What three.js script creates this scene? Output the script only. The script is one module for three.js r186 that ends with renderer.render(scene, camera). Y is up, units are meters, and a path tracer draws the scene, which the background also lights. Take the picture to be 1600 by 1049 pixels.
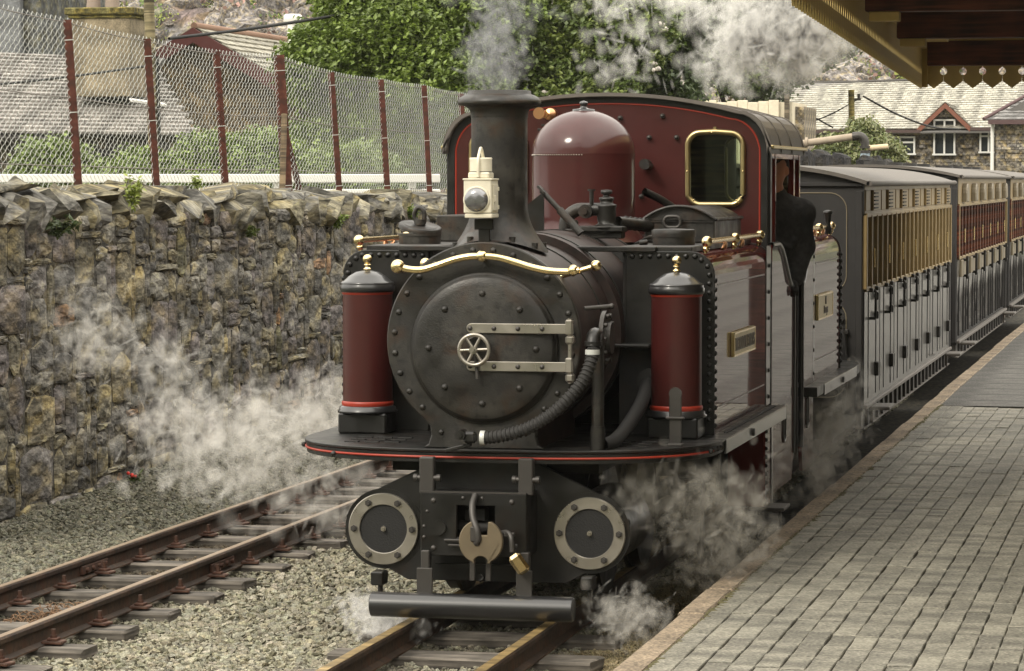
import * as THREE from 'three';
import { mergeGeometries } from 'three/addons/utils/BufferGeometryUtils.js';
import { ConvexGeometry } from 'three/addons/geometries/ConvexGeometry.js';
import { MarchingCubes } from 'three/addons/objects/MarchingCubes.js';
import { FontLoader } from 'three/addons/loaders/FontLoader.js';
import { TextGeometry } from 'three/addons/geometries/TextGeometry.js';

// ---------------------------------------------------------------- camera, sky, sun, exposure
const scene = new THREE.Scene();
const camera = new THREE.PerspectiveCamera(11.977, 1024 / 671, 0.1, 2000);
const YAW = THREE.MathUtils.degToRad(11.956), PITCH = THREE.MathUtils.degToRad(2.777);
camera.position.set(3.21, 2.05, 14.27);
camera.lookAt(3.21 - Math.sin(YAW) * Math.cos(PITCH), 2.05 - Math.sin(PITCH), 14.27 - Math.cos(YAW) * Math.cos(PITCH));
const renderer = new THREE.WebGLRenderer();
renderer.toneMapping = THREE.LinearToneMapping;
renderer.toneMappingExposure = 1.5;
renderer.shadowMap.enabled = true;

const sun = new THREE.DirectionalLight(new THREE.Color(1, 0.93, 0.8), 1.5);
sun.name = 'sun';
sun.position.set(-15, 23, 19);
sun.target.position.set(0, 0, -6);
sun.castShadow = true; sun.shadow.radius = 24;
sun.shadow.camera.left = -40; sun.shadow.camera.right = 40; sun.shadow.camera.top = 40; sun.shadow.camera.bottom = -40; sun.shadow.camera.far = 160;
scene.add(sun, sun.target);

// ---------------------------------------------------------------- seeded random and noise
let seed = 1;
function reseed(s) { seed = s >>> 0; }
function rnd() { seed = (seed + 0x6d2b79f5) >>> 0; let t = seed; t = Math.imul(t ^ (t >>> 15), t | 1); t ^= t + Math.imul(t ^ (t >>> 7), t | 61); return ((t ^ (t >>> 14)) >>> 0) / 4294967296; }
const rr = (a, b) => a + (b - a) * rnd();
const pick = (a) => a[Math.floor(rnd() * a.length) % a.length];
const clamp = THREE.MathUtils.clamp, lerp = THREE.MathUtils.lerp, sstep = THREE.MathUtils.smoothstep;
function hash3(x, y, z) { let h = Math.imul(x | 0, 374761393) ^ Math.imul(y | 0, 668265263) ^ Math.imul(z | 0, 2147483647 ^ 0x5bd1e995); h = Math.imul(h ^ (h >>> 13), 1274126177); return ((h ^ (h >>> 16)) >>> 0) / 4294967296; }
function vnoise(x, y, z = 0, px = 0, py = 0) {
  const xi = Math.floor(x), yi = Math.floor(y), zi = Math.floor(z), f = (t) => t * t * (3 - 2 * t);
  const u = f(x - xi), v = f(y - yi), w = f(z - zi), m = (a, p) => p ? ((a % p) + p) % p : a;
  const H = (i, j, k) => hash3(m(xi + i, px), m(yi + j, py), zi + k);
  return lerp(lerp(lerp(H(0, 0, 0), H(1, 0, 0), u), lerp(H(0, 1, 0), H(1, 1, 0), u), v), lerp(lerp(H(0, 0, 1), H(1, 0, 1), u), lerp(H(0, 1, 1), H(1, 1, 1), u), v), w);
}
function fbm(x, y, z = 0, oct = 4, p = 0, py = p) { let s = 0, a = 0.5, n = 0; for (let i = 0; i < oct; i++) { s += a * vnoise(x, y, z + i * 17.3, p << i, py << i); n += a; a *= 0.5; x *= 2; y *= 2; z *= 2; } return s / n; }

// overcast sky, a little brighter overhead, with soft cloud structure
{
  const W = 512, H = 256, d = new Float32Array(W * H * 4);
  for (let j = 0; j < H; j++) for (let i = 0; i < W; i++) {
    const el = ((j + 0.5) / H - 0.5) * Math.PI, az = (i / W) * Math.PI * 2, y = Math.sin(el), c = Math.cos(el);
    const n = fbm(c * Math.cos(az) * 2.2 + 5, c * Math.sin(az) * 2.2 + 9, y * 2.5 + 3, 5);
    const b = (y > 0 ? 1.15 + 0.95 * y : 0.5) * (0.62 + 0.76 * n);
    const k = (j * W + i) * 4;
    d[k] = b * 1.0; d[k + 1] = b * 0.955; d[k + 2] = b * 0.87; d[k + 3] = 1;
  }
  const t = new THREE.DataTexture(d, W, H, THREE.RGBAFormat, THREE.FloatType);
  t.mapping = THREE.EquirectangularReflectionMapping; t.magFilter = THREE.LinearFilter; t.needsUpdate = true;
  scene.background = t; scene.environment = t;
}
scene.fog = new THREE.FogExp2(new THREE.Color(0.93, 0.9, 0.84), 0.00022);

// ---------------------------------------------------------------- textures: grain and wear only
function tex(size, fn, srgb = true, rep = 1) {
  const d = new Uint8Array(size * size * 4);
  for (let j = 0; j < size; j++) for (let i = 0; i < size; i++) {
    const c = fn(i / size, j / size), k = (j * size + i) * 4, v = Array.isArray(c) ? c : [c, c, c];
    for (let q = 0; q < 3; q++) d[k + q] = clamp(v[q], 0, 1) * 255;
    d[k + 3] = 255;
  }
  const t = new THREE.DataTexture(d, size, size);
  t.wrapS = t.wrapT = THREE.RepeatWrapping; t.magFilter = THREE.LinearFilter; t.minFilter = THREE.LinearMipmapLinearFilter;
  if (srgb) t.colorSpace = THREE.SRGBColorSpace;
  t.repeat.set(1 / rep, 1 / rep); t.needsUpdate = true;
  return t;
}
// tints multiply a material's colour; they are near white with grain, so the colour value stays the thing's own
const mottle = (lo, hi, f, oct, contrast = 1) => (u, v) => { const n = clamp((fbm(u * f, v * f, 1.7, oct, f) - 0.5) * 2.2 * contrast + 0.5, 0, 1); return lerp(lo, hi, n); };
const T = {
  paint: tex(256, mottle(0.9, 1, 10, 5, 0.7), true, 0.6),
  paintRough: tex(256, mottle(0.82, 1, 12, 5, 0.7), false, 0.5),
  rock: tex(512, (u, v) => { const a = fbm(u * 8, v * 8, 2, 6, 8), b = fbm(u * 40, v * 40, 5, 3, 40), c = fbm(u * 6 + 3, v * 6, 9, 4, 6); const l = clamp(0.7 + (a - 0.5) * 0.9 + (b - 0.5) * 0.55, 0.2, 1), g = clamp((c - 0.5) * 2.2, -0.25, 0.35); return [l * (1 + g * 0.08), l, l * (1 - g * 0.28)]; }, true, 0.5),
  rockBump: tex(512, (u, v) => clamp(0.5 + (fbm(u * 10, v * 10, 4, 6, 10) - 0.5) * 1.7, 0, 1), false, 0.4),
  slate: tex(256, (u, v) => { const l = 0.8 + (fbm(u * 6, v * 6, 3, 5, 6) - 0.5) * 0.7; return [l, l * 1.0, l * 0.97]; }, true, 0.6),
  wood: tex(512, (u, v) => { const l = clamp(0.72 + (fbm(u * 3, v * 48, 3, 4, 3, 48) - 0.5) * 0.9 + (fbm(u * 8, v * 8, 8, 4, 8) - 0.5) * 0.4, 0.1, 1); return l; }, true, 0.7),
  rust: tex(256, (u, v) => { const n = clamp((fbm(u * 8, v * 8, 6, 5, 8) - 0.5) * 2 + 0.5, 0, 1); return [lerp(0.6, 1, n), lerp(0.5, 1, n * n), lerp(0.42, 1, n * n)]; }, true, 0.35),
  concrete: tex(512, (u, v) => { const l = clamp(0.8 + (fbm(u * 5, v * 5, 3, 5, 5) - 0.5) * 0.5 + (fbm(u * 90, v * 90, 6, 2, 90) - 0.5) * 0.5, 0.2, 1); return [l, l, l]; }, true, 0.8),
  grit: tex(256, (u, v) => clamp(0.5 + (fbm(u * 64, v * 64, 2, 2, 64) - 0.5) * 1.6, 0, 1), false, 0.3),
  cloth: tex(256, mottle(0.7, 1, 24, 4), true, 0.5),
  brick: tex(256, mottle(0.55, 1, 10, 5, 1.2), true, 1.3),
};
T.grime = tex(512, (u, v) => { const a = clamp((fbm(u * 5, v * 5, 3, 6, 5) - 0.5) * 2.6 + 0.5, 0, 1), b = clamp((fbm(u * 26, v * 26, 8, 4, 26) - 0.55) * 4, 0, 1), c = clamp((fbm(u * 7 + 2, v * 7, 14, 5, 7) - 0.56) * 5, 0, 1), l = lerp(0.62, 1, a) * (1 - 0.35 * b); return [l, l * lerp(1, 0.78, c), l * lerp(0.98, 0.6, c)]; }, true, 0.55);
T.grimeRough = tex(512, (u, v) => lerp(0.62, 1, clamp((fbm(u * 7, v * 7, 21, 6, 7) - 0.5) * 2.4 + 0.5, 0, 1)), false, 0.5);
const C = (r, g, b) => new THREE.Color().setRGB(r, g, b);
const S = (o) => new THREE.MeshStandardMaterial(o);
const PH = (o) => new THREE.MeshPhysicalMaterial(o);
const M = {
  black: S({ color: C(0.013, 0.0122, 0.0112), roughness: 0.5, map: T.grime, roughnessMap: T.grimeRough }),
  disc: S({ color: C(0.0055, 0.0055, 0.0055), roughness: 0.6, bumpMap: T.grit, bumpScale: 0.0006 }),
  blackGloss: PH({ color: C(0.012, 0.012, 0.013), roughness: 0.4, clearcoat: 0.8, clearcoatRoughness: 0.14, map: T.paint }),
  sooty: S({ color: C(0.032, 0.029, 0.025), roughness: 0.62, map: T.grime, roughnessMap: T.grimeRough, bumpMap: T.grit, bumpScale: 0.0004 }),
  barrel: S({ color: C(0.035, 0.025, 0.02), roughness: 0.55, map: T.rust }),
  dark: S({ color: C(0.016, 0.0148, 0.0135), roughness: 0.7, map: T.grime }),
  maroon: PH({ color: C(0.056, 0.0105, 0.0095), roughness: 0.5, specularIntensity: 0.4, clearcoat: 0.7, clearcoatRoughness: 0.13, map: T.paint, roughnessMap: T.paintRough }),
  maroonGloss: PH({ color: C(0.085, 0.011, 0.009), roughness: 0.5, specularIntensity: 0.05, clearcoat: 0.75, clearcoatRoughness: 0.015 }),
  maroonMatt: S({ color: C(0.056, 0.011, 0.0095), roughness: 0.34, map: T.paint, roughnessMap: T.paintRough }),
  redLine: S({ color: C(0.3, 0.03, 0.014), roughness: 0.4 }),
  brass: S({ color: C(0.86, 0.69, 0.38), metalness: 1, roughness: 0.2 }),
  oldBrass: S({ color: C(0.58, 0.47, 0.24), metalness: 1, roughness: 0.33, map: T.paint }),
  bronze: S({ color: C(0.17, 0.135, 0.085), metalness: 0.4, roughness: 0.55, map: T.paint }),
  copper: S({ color: C(0.7, 0.38, 0.2), metalness: 1, roughness: 0.3 }),
  steel: S({ color: C(0.43, 0.4, 0.35), metalness: 0.85, roughness: 0.42, roughnessMap: T.grimeRough, map: T.paint }),
  steelDark: S({ color: C(0.07, 0.065, 0.06), metalness: 0.5, roughness: 0.45, map: T.paint }),
  rubber: S({ color: C(0.018, 0.017, 0.016), roughness: 0.75 }),
  whitePaint: S({ color: C(0.75, 0.7, 0.56), roughness: 0.4, map: T.paint }),
  white: S({ color: C(0.8, 0.79, 0.75), roughness: 0.5 }),
  lens: PH({ color: C(0.22, 0.22, 0.23), metalness: 0.7, roughness: 0.2, clearcoat: 1, clearcoatRoughness: 0.03 }),
  reflector: S({ color: C(0.28, 0.28, 0.29), metalness: 1, roughness: 0.3 }),
  glass: PH({ color: C(0.8, 0.84, 0.78), roughness: 0.03, transmission: 1, thickness: 0, ior: 1.5, specularIntensity: 0.6 }),
  railSide: S({ color: C(0.1, 0.056, 0.032), roughness: 0.75, map: T.grime }),
  railTop: S({ color: C(0.34, 0.25, 0.17), metalness: 0.5, roughness: 0.4, map: T.paint }),
  railWornLit: S({ color: C(0.5, 0.35, 0.15), metalness: 0.35, roughness: 0.42, map: T.wood }),  // worn rail top; golden light is put into its yellow colour
  rustPost: S({ color: C(0.13, 0.055, 0.032), roughness: 0.85, map: T.rust }),
  rustBolt: S({ color: C(0.13, 0.092, 0.065), roughness: 0.8, map: T.rust }),
  sleeper: S({ color: C(0.2, 0.175, 0.145), roughness: 0.9, map: T.wood, bumpMap: T.wood, bumpScale: 0.004 }),
  timber: S({ color: C(0.3, 0.22, 0.13), roughness: 0.85, map: T.wood }),
  pole: S({ color: C(0.3, 0.25, 0.14), roughness: 0.9, map: T.wood }),
  galv: S({ color: C(0.52, 0.53, 0.5), roughness: 0.5, metalness: 0.25 }),
  wire: S({ color: C(0.2, 0.18, 0.16), roughness: 0.7 }),
  cable: S({ color: C(0.02, 0.02, 0.02), roughness: 0.7 }),
  edging: S({ color: C(0.46, 0.36, 0.25), roughness: 0.88, map: T.concrete, bumpMap: T.grit, bumpScale: 0.002 }),
  joint: S({ color: C(0.1, 0.085, 0.055), roughness: 1, map: T.concrete }),
  asphalt: S({ color: C(0.18, 0.172, 0.152), roughness: 0.72, map: T.concrete, bumpMap: T.grit, bumpScale: 0.006 }),
  canopyCream: S({ color: C(0.66, 0.5, 0.19), roughness: 0.6, map: T.paint }),
  canopyBrown: S({ color: C(0.16, 0.042, 0.022), roughness: 0.55, map: T.wood }),
  canopyLight: S({ color: C(0.8, 0.64, 0.33), roughness: 0.7, map: T.wood }),
  coachGrey: S({ color: C(0.03, 0.028, 0.027), roughness: 0.5, map: T.paint }),
  coachGloss: PH({ color: C(0.085, 0.08, 0.07), roughness: 0.4, clearcoat: 0.65, clearcoatRoughness: 0.06, map: T.paint }),
  coachCream: S({ color: C(0.29, 0.205, 0.085), roughness: 0.42, map: T.paint }),
  coachWood: S({ color: C(0.12, 0.055, 0.014), roughness: 0.4, map: T.wood }),
  coachRedWood: S({ color: C(0.14, 0.036, 0.012), roughness: 0.4, map: T.wood }),
  coachPale: S({ color: C(0.24, 0.2, 0.13), roughness: 0.45, map: T.paint }),
  coachRoof: S({ color: C(0.13, 0.115, 0.1), roughness: 0.5, map: T.paint }),
  jumper: S({ color: C(0.026, 0.0245, 0.024), roughness: 0.9, map: T.cloth, bumpMap: T.rockBump, bumpScale: 0.006 }),
  skin: S({ color: C(0.55, 0.25, 0.16), roughness: 0.6 }),
  hair: S({ color: C(0.03, 0.02, 0.015), roughness: 0.8 }),
};

// ---------------------------------------------------------------- geometry helpers
const V = (x, y, z) => new THREE.Vector3(x, y, z);
const mat4 = (x, y, z, rx = 0, ry = 0, rz = 0) => new THREE.Matrix4().compose(V(x, y, z), new THREE.Quaternion().setFromEuler(new THREE.Euler(rx, ry, rz)), V(1, 1, 1));
const at = (g, x, y, z, rx = 0, ry = 0, rz = 0) => g.applyMatrix4(mat4(x, y, z, rx, ry, rz));
// uv in metres, laid on the planes of the thing's own axes
function metric(g0, smooth) {
  const g = g0.index ? g0.toNonIndexed() : g0;
  for (const k of Object.keys(g.attributes)) if (!['position', 'normal', 'color'].includes(k)) g.deleteAttribute(k);
  if (!g.attributes.normal) g.computeVertexNormals();
  const p = g.attributes.position, n = p.count, uv = new Float32Array(n * 2), a = V(), b = V(), c = V(), q = V();
  for (let i = 0; i < n; i += 3) {
    a.fromBufferAttribute(p, i); b.fromBufferAttribute(p, i + 1); c.fromBufferAttribute(p, i + 2);
    q.subVectors(b, a).cross(c.clone().sub(a));
    const ax = Math.abs(q.x), ay = Math.abs(q.y), az = Math.abs(q.z), m = ax >= ay && ax >= az ? 0 : ay >= az ? 1 : 2;
    for (let k = 0; k < 3; k++) {
      const x = p.getX(i + k), y = p.getY(i + k), z = p.getZ(i + k), w = (i + k) * 2;
      if (m === 0) { uv[w] = z; uv[w + 1] = y; } else if (m === 1) { uv[w] = x; uv[w + 1] = z; } else { uv[w] = x; uv[w + 1] = y; }
    }
  }
  g.setAttribute('uv', new THREE.BufferAttribute(uv, 2));
  g.groups = [];
  return g;
}
function merged(list) { const gs = [].concat(list).flat(Infinity).filter(Boolean).map((g) => metric(g)); return gs.length === 1 ? gs[0] : mergeGeometries(gs); }
const each = (name, list, mat, parent = loco) => list.map((g) => mesh(name, g, mat, parent));
const names = new Map();
function numbered(n) { const k = names.get(n) ?? 0; names.set(n, k + 1); return k ? n + '_' + String(k).padStart(3, '0') : n; }
function mesh(name, geos, material, parent) {
  const o = new THREE.Mesh(merged(geos), material);
  o.name = parent ? name : numbered(name); o.castShadow = o.receiveShadow = true;
  (parent ?? scene).add(o);
  return o;
}
function shared(name, g, material, parent, m4) {   // a piece that shares its geometry with alike pieces
  const o = new THREE.Mesh(g, material); o.name = name; o.castShadow = o.receiveShadow = true;
  if (m4) { o.applyMatrix4(m4); }
  parent.add(o); return o;
}
function thing(name, label, category, [x, y, z] = [0, 0, 0], ry = 0, group) {
  const o = new THREE.Group(); o.name = numbered(name); o.position.set(x, y, z); o.rotation.y = ry;
  o.userData = { label, category }; if (group) o.userData.group = group;
  scene.add(o); return o;
}
function tag(o, label, category, group) { Object.assign(o.userData, { label, category }); if (group) o.userData.group = group; return o; }
function kind(o, k) { o.userData.kind = k; return o; }
const BOXN = {};
function cboxGeo(w, h, d, c) {   // box with chamfered edges
  const pts = [];
  for (const sx of [-1, 1]) for (const sy of [-1, 1]) for (const sz of [-1, 1]) {
    const X = sx * w / 2, Y = sy * h / 2, Z = sz * d / 2;
    pts.push(V(X - sx * c, Y - sy * c, Z), V(X - sx * c, Y, Z - sz * c), V(X, Y - sy * c, Z - sz * c));
  }
  return new ConvexGeometry(pts);
}
function bx(w, h, d, x = 0, y = 0, z = 0, c = 0, rx = 0, ry = 0, rz = 0) { return at(c ? cboxGeo(w, h, d, Math.min(c, w * 0.45, h * 0.45, d * 0.45)) : new THREE.BoxGeometry(w, h, d), x, y, z, rx, ry, rz); }
function cylY(r, h, x, y, z, n = 20, r2 = r) { return at(new THREE.CylinderGeometry(r2, r, h, n), x, y, z); }
function cylZ(r, h, x, y, z, n = 24, r2 = r) { return at(new THREE.CylinderGeometry(r2, r, h, n), x, y, z, Math.PI / 2); }
function cylX(r, h, x, y, z, n = 20, r2 = r) { return at(new THREE.CylinderGeometry(r2, r, h, n), x, y, z, 0, 0, Math.PI / 2); }
const ball = (r, x, y, z, n = 14) => at(new THREE.SphereGeometry(r, n, Math.max(6, n * 0.7 | 0)), x, y, z);
const lathe = (pts, x, y, z, n = 36) => at(new THREE.LatheGeometry(pts.map(([a, b]) => new THREE.Vector2(a, b)), n), x, y, z);
const tube = (pts, r, seg = 24, n = 8, closed = false, tension = 0.5) => new THREE.TubeGeometry(new THREE.CatmullRomCurve3(pts.map((p) => V(...p)), closed, 'catmullrom', tension), seg, r, n, closed);
function rod(a, b, r, n = 8, r2 = r) {
  const A = V(...a), B = V(...b), d = B.clone().sub(A), g = new THREE.CylinderGeometry(r2, r, d.length(), n);
  return g.applyQuaternion(new THREE.Quaternion().setFromUnitVectors(V(0, 1, 0), d.clone().normalize())).translate(...A.clone().add(B).multiplyScalar(0.5).toArray());
}
function shp(pts, holes = []) { const s = new THREE.Shape(pts.map(([x, y]) => new THREE.Vector2(x, y))); for (const h of holes) s.holes.push(new THREE.Path(h.map(([x, y]) => new THREE.Vector2(x, y)))); return s; }
function ext(pts, depth, bevel = 0, holes = []) { return new THREE.ExtrudeGeometry(shp(pts, holes), { depth: depth - 2 * bevel, bevelEnabled: bevel > 0, bevelThickness: bevel, bevelSize: bevel, bevelOffset: -bevel, bevelSegments: 1, steps: 1 }).translate(0, 0, bevel); }
function arcPts(cx, cy, r, a0, a1, n = 8, ry = r) { const o = []; for (let i = 0; i <= n; i++) { const a = (a0 + (a1 - a0) * i / n) * Math.PI / 180; o.push([cx + r * Math.cos(a), cy + ry * Math.sin(a)]); } return o; }
function rrect(x0, y0, x1, y1, r, n = 6) { return [...arcPts(x1 - r, y1 - r, r, 0, 90, n), ...arcPts(x0 + r, y1 - r, r, 90, 180, n), ...arcPts(x0 + r, y0 + r, r, 180, 270, n), ...arcPts(x1 - r, y0 + r, r, 270, 360, n)]; }
function colored(g, col) { const n = g.attributes.position.count, a = new Float32Array(n * 3); for (let i = 0; i < n; i++) { a[i * 3] = col[0]; a[i * 3 + 1] = col[1]; a[i * 3 + 2] = col[2]; } g.setAttribute('color', new THREE.BufferAttribute(a, 3)); return g; }
const dome = (r, h, x, y, z, dir = 'z', n = 10) => { const g = new THREE.SphereGeometry(r, n, 4, 0, Math.PI * 2, 0, Math.PI / 2).scale(1, h / r, 1); if (dir === 'z') g.rotateX(Math.PI / 2); if (dir === 'x') g.rotateZ(-Math.PI / 2); if (dir === '-x') g.rotateZ(Math.PI / 2); return g.translate(x, y, z); };
// pixel-free copies of small studs
function instanced(name, g, material, list, parent, colors) {
  const o = new THREE.InstancedMesh(metric(g), material, list.length); o.name = parent ? name : numbered(name);
  list.forEach((m, i) => o.setMatrixAt(i, m)); if (colors) colors.forEach((c, i) => o.setColorAt(i, new THREE.Color().setRGB(...c)));
  o.castShadow = o.receiveShadow = true; (parent ?? scene).add(o); return kind(o, 'stuff');
}
// ---------------------------------------------------------------- is a place within the picture, with a margin for a step to the side
const EYE = camera.position.clone(); camera.updateMatrixWorld(true);
const VIEWM = camera.matrixWorld.clone().invert();
function inSight(x, y, z, margin = 0.25) { const p = V(x, y, z).applyMatrix4(VIEWM), d = -p.z; return d > 1 && Math.abs(p.x / d) < 0.16 * (1 + margin) && Math.abs(p.y / d) < 0.105 * (1 + margin); }

// ---------------------------------------------------------------- ground
const TRACK2 = -2.33;                                    // centre of the empty track
const bank = (z) => clamp((-4.2 - z) * 0.034, 0, 0.32);
function bedY(x, z) {
  let y = -0.165 + (fbm(x * 1.3, z * 1.3, 2, 4) - 0.5) * 0.05;
  y += (bank(z) + 0.02) * sstep(-x, 2.95, 4.15);
  return y;
}
{
  const g = new THREE.PlaneGeometry(1600, 1600, 1, 1).rotateX(-Math.PI / 2).translate(0, -0.42, -500);
  kind(mesh('ground', g, S({ color: C(0.12, 0.13, 0.07), roughness: 1, map: T.brick })), 'structure');
  const nx = 60, nz = 420, gg = new THREE.PlaneGeometry(5.2, 70, nx, nz).rotateX(-Math.PI / 2), p = gg.attributes.position;
  for (let i = 0; i < p.count; i++) { const x = p.getX(i) - 1.6, z = p.getZ(i) - 29; p.setXYZ(i, x, bedY(x, z), z); }
  gg.computeVertexNormals();
  const bm = tex(512, (u, v) => { const l = clamp(0.42 + (fbm(u * 60, v * 60, 3, 3, 60) - 0.5) * 1.5, 0.05, 1); return [l, l * 0.97, l * 0.86]; }, true, 1.4);
  kind(mesh('ballast_bed', gg, S({ color: C(0.11, 0.1, 0.075), roughness: 1, map: bm })), 'structure');
}
// loose slate ballast, far too many stones to count
function slateGeo(flat) {
  const pts = []; for (let i = 0; i < 11; i++) { const a = rnd() * 6.283, e = rr(-1, 1), r = rr(0.75, 1); pts.push(V(Math.cos(a) * r * Math.sqrt(1 - e * e * 0.6), e * flat, Math.sin(a) * r * 0.72 * Math.sqrt(1 - e * e * 0.6))); }
  return new ConvexGeometry(pts);
}
{
  reseed(11);
  const mat = S({ color: C(1, 1, 1), roughness: 0.85, map: T.slate });
  const sets = [[], [], [], []], cols = [[], [], [], []];
  const m = new THREE.Matrix4(), q = new THREE.Quaternion(), e = new THREE.Euler();
  function put(x, z, s, tint, lift = 0) {
    const k = Math.floor(rnd() * 4), y = bedY(x, z) + rr(-0.2, 0.7) * s * 0.5 + lift;
    e.set(rr(-0.8, 0.8), rnd() * 6.28, rr(-0.8, 0.8)); q.setFromEuler(e);
    m.compose(V(x, y, z), q, V(s, s * rr(0.6, 1.2), s * rr(0.7, 1.2)));
    sets[k].push(m.clone()); cols[k].push(tint);
  }
  const tone = (r, g, b) => { const l = rr(0.6, 1.35); return [r * l * rr(0.94, 1.06), g * l, b * l * rr(0.9, 1.08)]; };
  const inSleeper = (x, z) => false;
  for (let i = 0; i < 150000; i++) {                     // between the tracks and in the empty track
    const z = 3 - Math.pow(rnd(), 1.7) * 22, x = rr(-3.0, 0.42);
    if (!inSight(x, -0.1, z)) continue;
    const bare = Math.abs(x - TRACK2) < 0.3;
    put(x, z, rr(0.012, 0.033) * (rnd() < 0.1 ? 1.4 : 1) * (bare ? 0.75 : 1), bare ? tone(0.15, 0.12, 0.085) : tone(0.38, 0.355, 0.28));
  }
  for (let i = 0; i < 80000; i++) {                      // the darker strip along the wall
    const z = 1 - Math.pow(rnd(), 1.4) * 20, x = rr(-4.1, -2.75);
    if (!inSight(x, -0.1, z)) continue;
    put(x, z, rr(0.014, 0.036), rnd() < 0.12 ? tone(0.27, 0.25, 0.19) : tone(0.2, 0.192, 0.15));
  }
  for (let i = 0; i < 90000; i++) {                      // fine gravel beside the platform
    const z = 3 - Math.pow(rnd(), 1.5) * 9, x = rr(0.36, 1.04);
    if (!inSight(x, -0.1, z)) continue;
    put(x, z, rr(0.006, 0.015), tone(0.34, 0.28, 0.17));
  }
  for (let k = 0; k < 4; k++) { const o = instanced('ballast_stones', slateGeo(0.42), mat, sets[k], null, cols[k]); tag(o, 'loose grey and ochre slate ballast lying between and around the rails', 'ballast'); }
}

// ---------------------------------------------------------------- railway tracks
const RAIL = [[-0.04, -0.11], [0.04, -0.11], [0.04, -0.102], [0.009, -0.09], [0.008, -0.034], [0.026, -0.026], [0.0275, -0.006], [0.022, 0], [-0.022, 0], [-0.0275, -0.006], [-0.026, -0.026], [-0.008, -0.034], [-0.009, -0.09], [-0.04, -0.102]];
function track(cx, label, sleeperZ, half, group, joints, clipsTo) {
  const t = thing('railway_track', label, 'railway track', [cx, 0, 0], 0, group);
  for (const s of [-1, 1]) {
    const g = ext(RAIL, 78).translate(s * 0.3255, 0, -70);
    const r = mesh('rail', g, M.railSide, t);
    mesh('running_surface', bx(cx ? 0.036 : 0.046, 0.003, 77.8, s * 0.3255 - s * 0.003 * (cx ? 1 : 0), 0.0012, -31), cx ? M.railTop : M.railWornLit, r);
  }
  reseed(21 + Math.round(cx * 10));
  const clipG = merged([bx(0.10, 0.016, 0.085, 0, -0.094, 0, 0.004), bx(0.05, 0.014, 0.06, 0, -0.079, 0, 0.003), cylY(0.017, 0.012, 0, -0.066, 0, 6), cylY(0.011, 0.03, 0, -0.048, 0, 8)]);
  for (const z of sleeperZ) {
    const w = rr(0.2, 0.235), g = cboxGeo(half * 2 + rr(-0.03, 0.03), 0.13, w, 0.012), p = g.attributes.position;
    for (let i = 0; i < p.count; i++) { const n = hash3(Math.round(p.getX(i) * 90), Math.round(p.getY(i) * 90), Math.round(p.getZ(i) * 90 + z * 7)); p.setY(i, p.getY(i) + (n - 0.5) * 0.012); p.setX(i, p.getX(i) + (n - 0.5) * 0.03); }
    g.computeVertexNormals();
    const sl = mesh('sleeper', at(g, rr(-0.02, 0.02), -0.176, z, 0, rr(-0.03, 0.03), 0), M.sleeper, t);
    if (z > clipsTo) for (const a of [-0.3255, 0.3255]) for (const s of [-1, 1]) shared('rail_clip', clipG, M.rustBolt, sl, mat4(a + s * 0.068, 0, z + rr(-0.03, 0.03), 0, rr(-0.3, 0.3), 0));
  }
  for (const [s, z] of joints) for (const f of [-1, 1]) {
    const p = mesh('fishplate', bx(0.016, 0.045, 0.42, s * 0.3255 + f * 0.02, -0.06, z, 0.003), M.rustBolt, t);
    each('fishplate_bolt', [-0.15, -0.05, 0.05, 0.15].map((d) => cylX(0.014, 0.022, s * 0.3255 + f * 0.034, -0.06, z + d, 6)), M.rustBolt, p);
  }
  return t;
}
const zs = []; for (let z = 2.9; z > -24; z -= 0.645) zs.push(z - 0.03);
track(0, 'rusty railway track with worn rail tops coloured golden as if lit running under the steam engine', [1.45, 0.78, 0.14, -0.52, -1.2], 0.62, 'narrow railway tracks', [], 99);
track(TRACK2, 'empty brown railway track on grey sleepers beside the rubble wall', zs.map((z) => z - 0.02), 0.58, 'narrow railway tracks', [[1, -2.55], [-1, -2.3]], -9);

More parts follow.
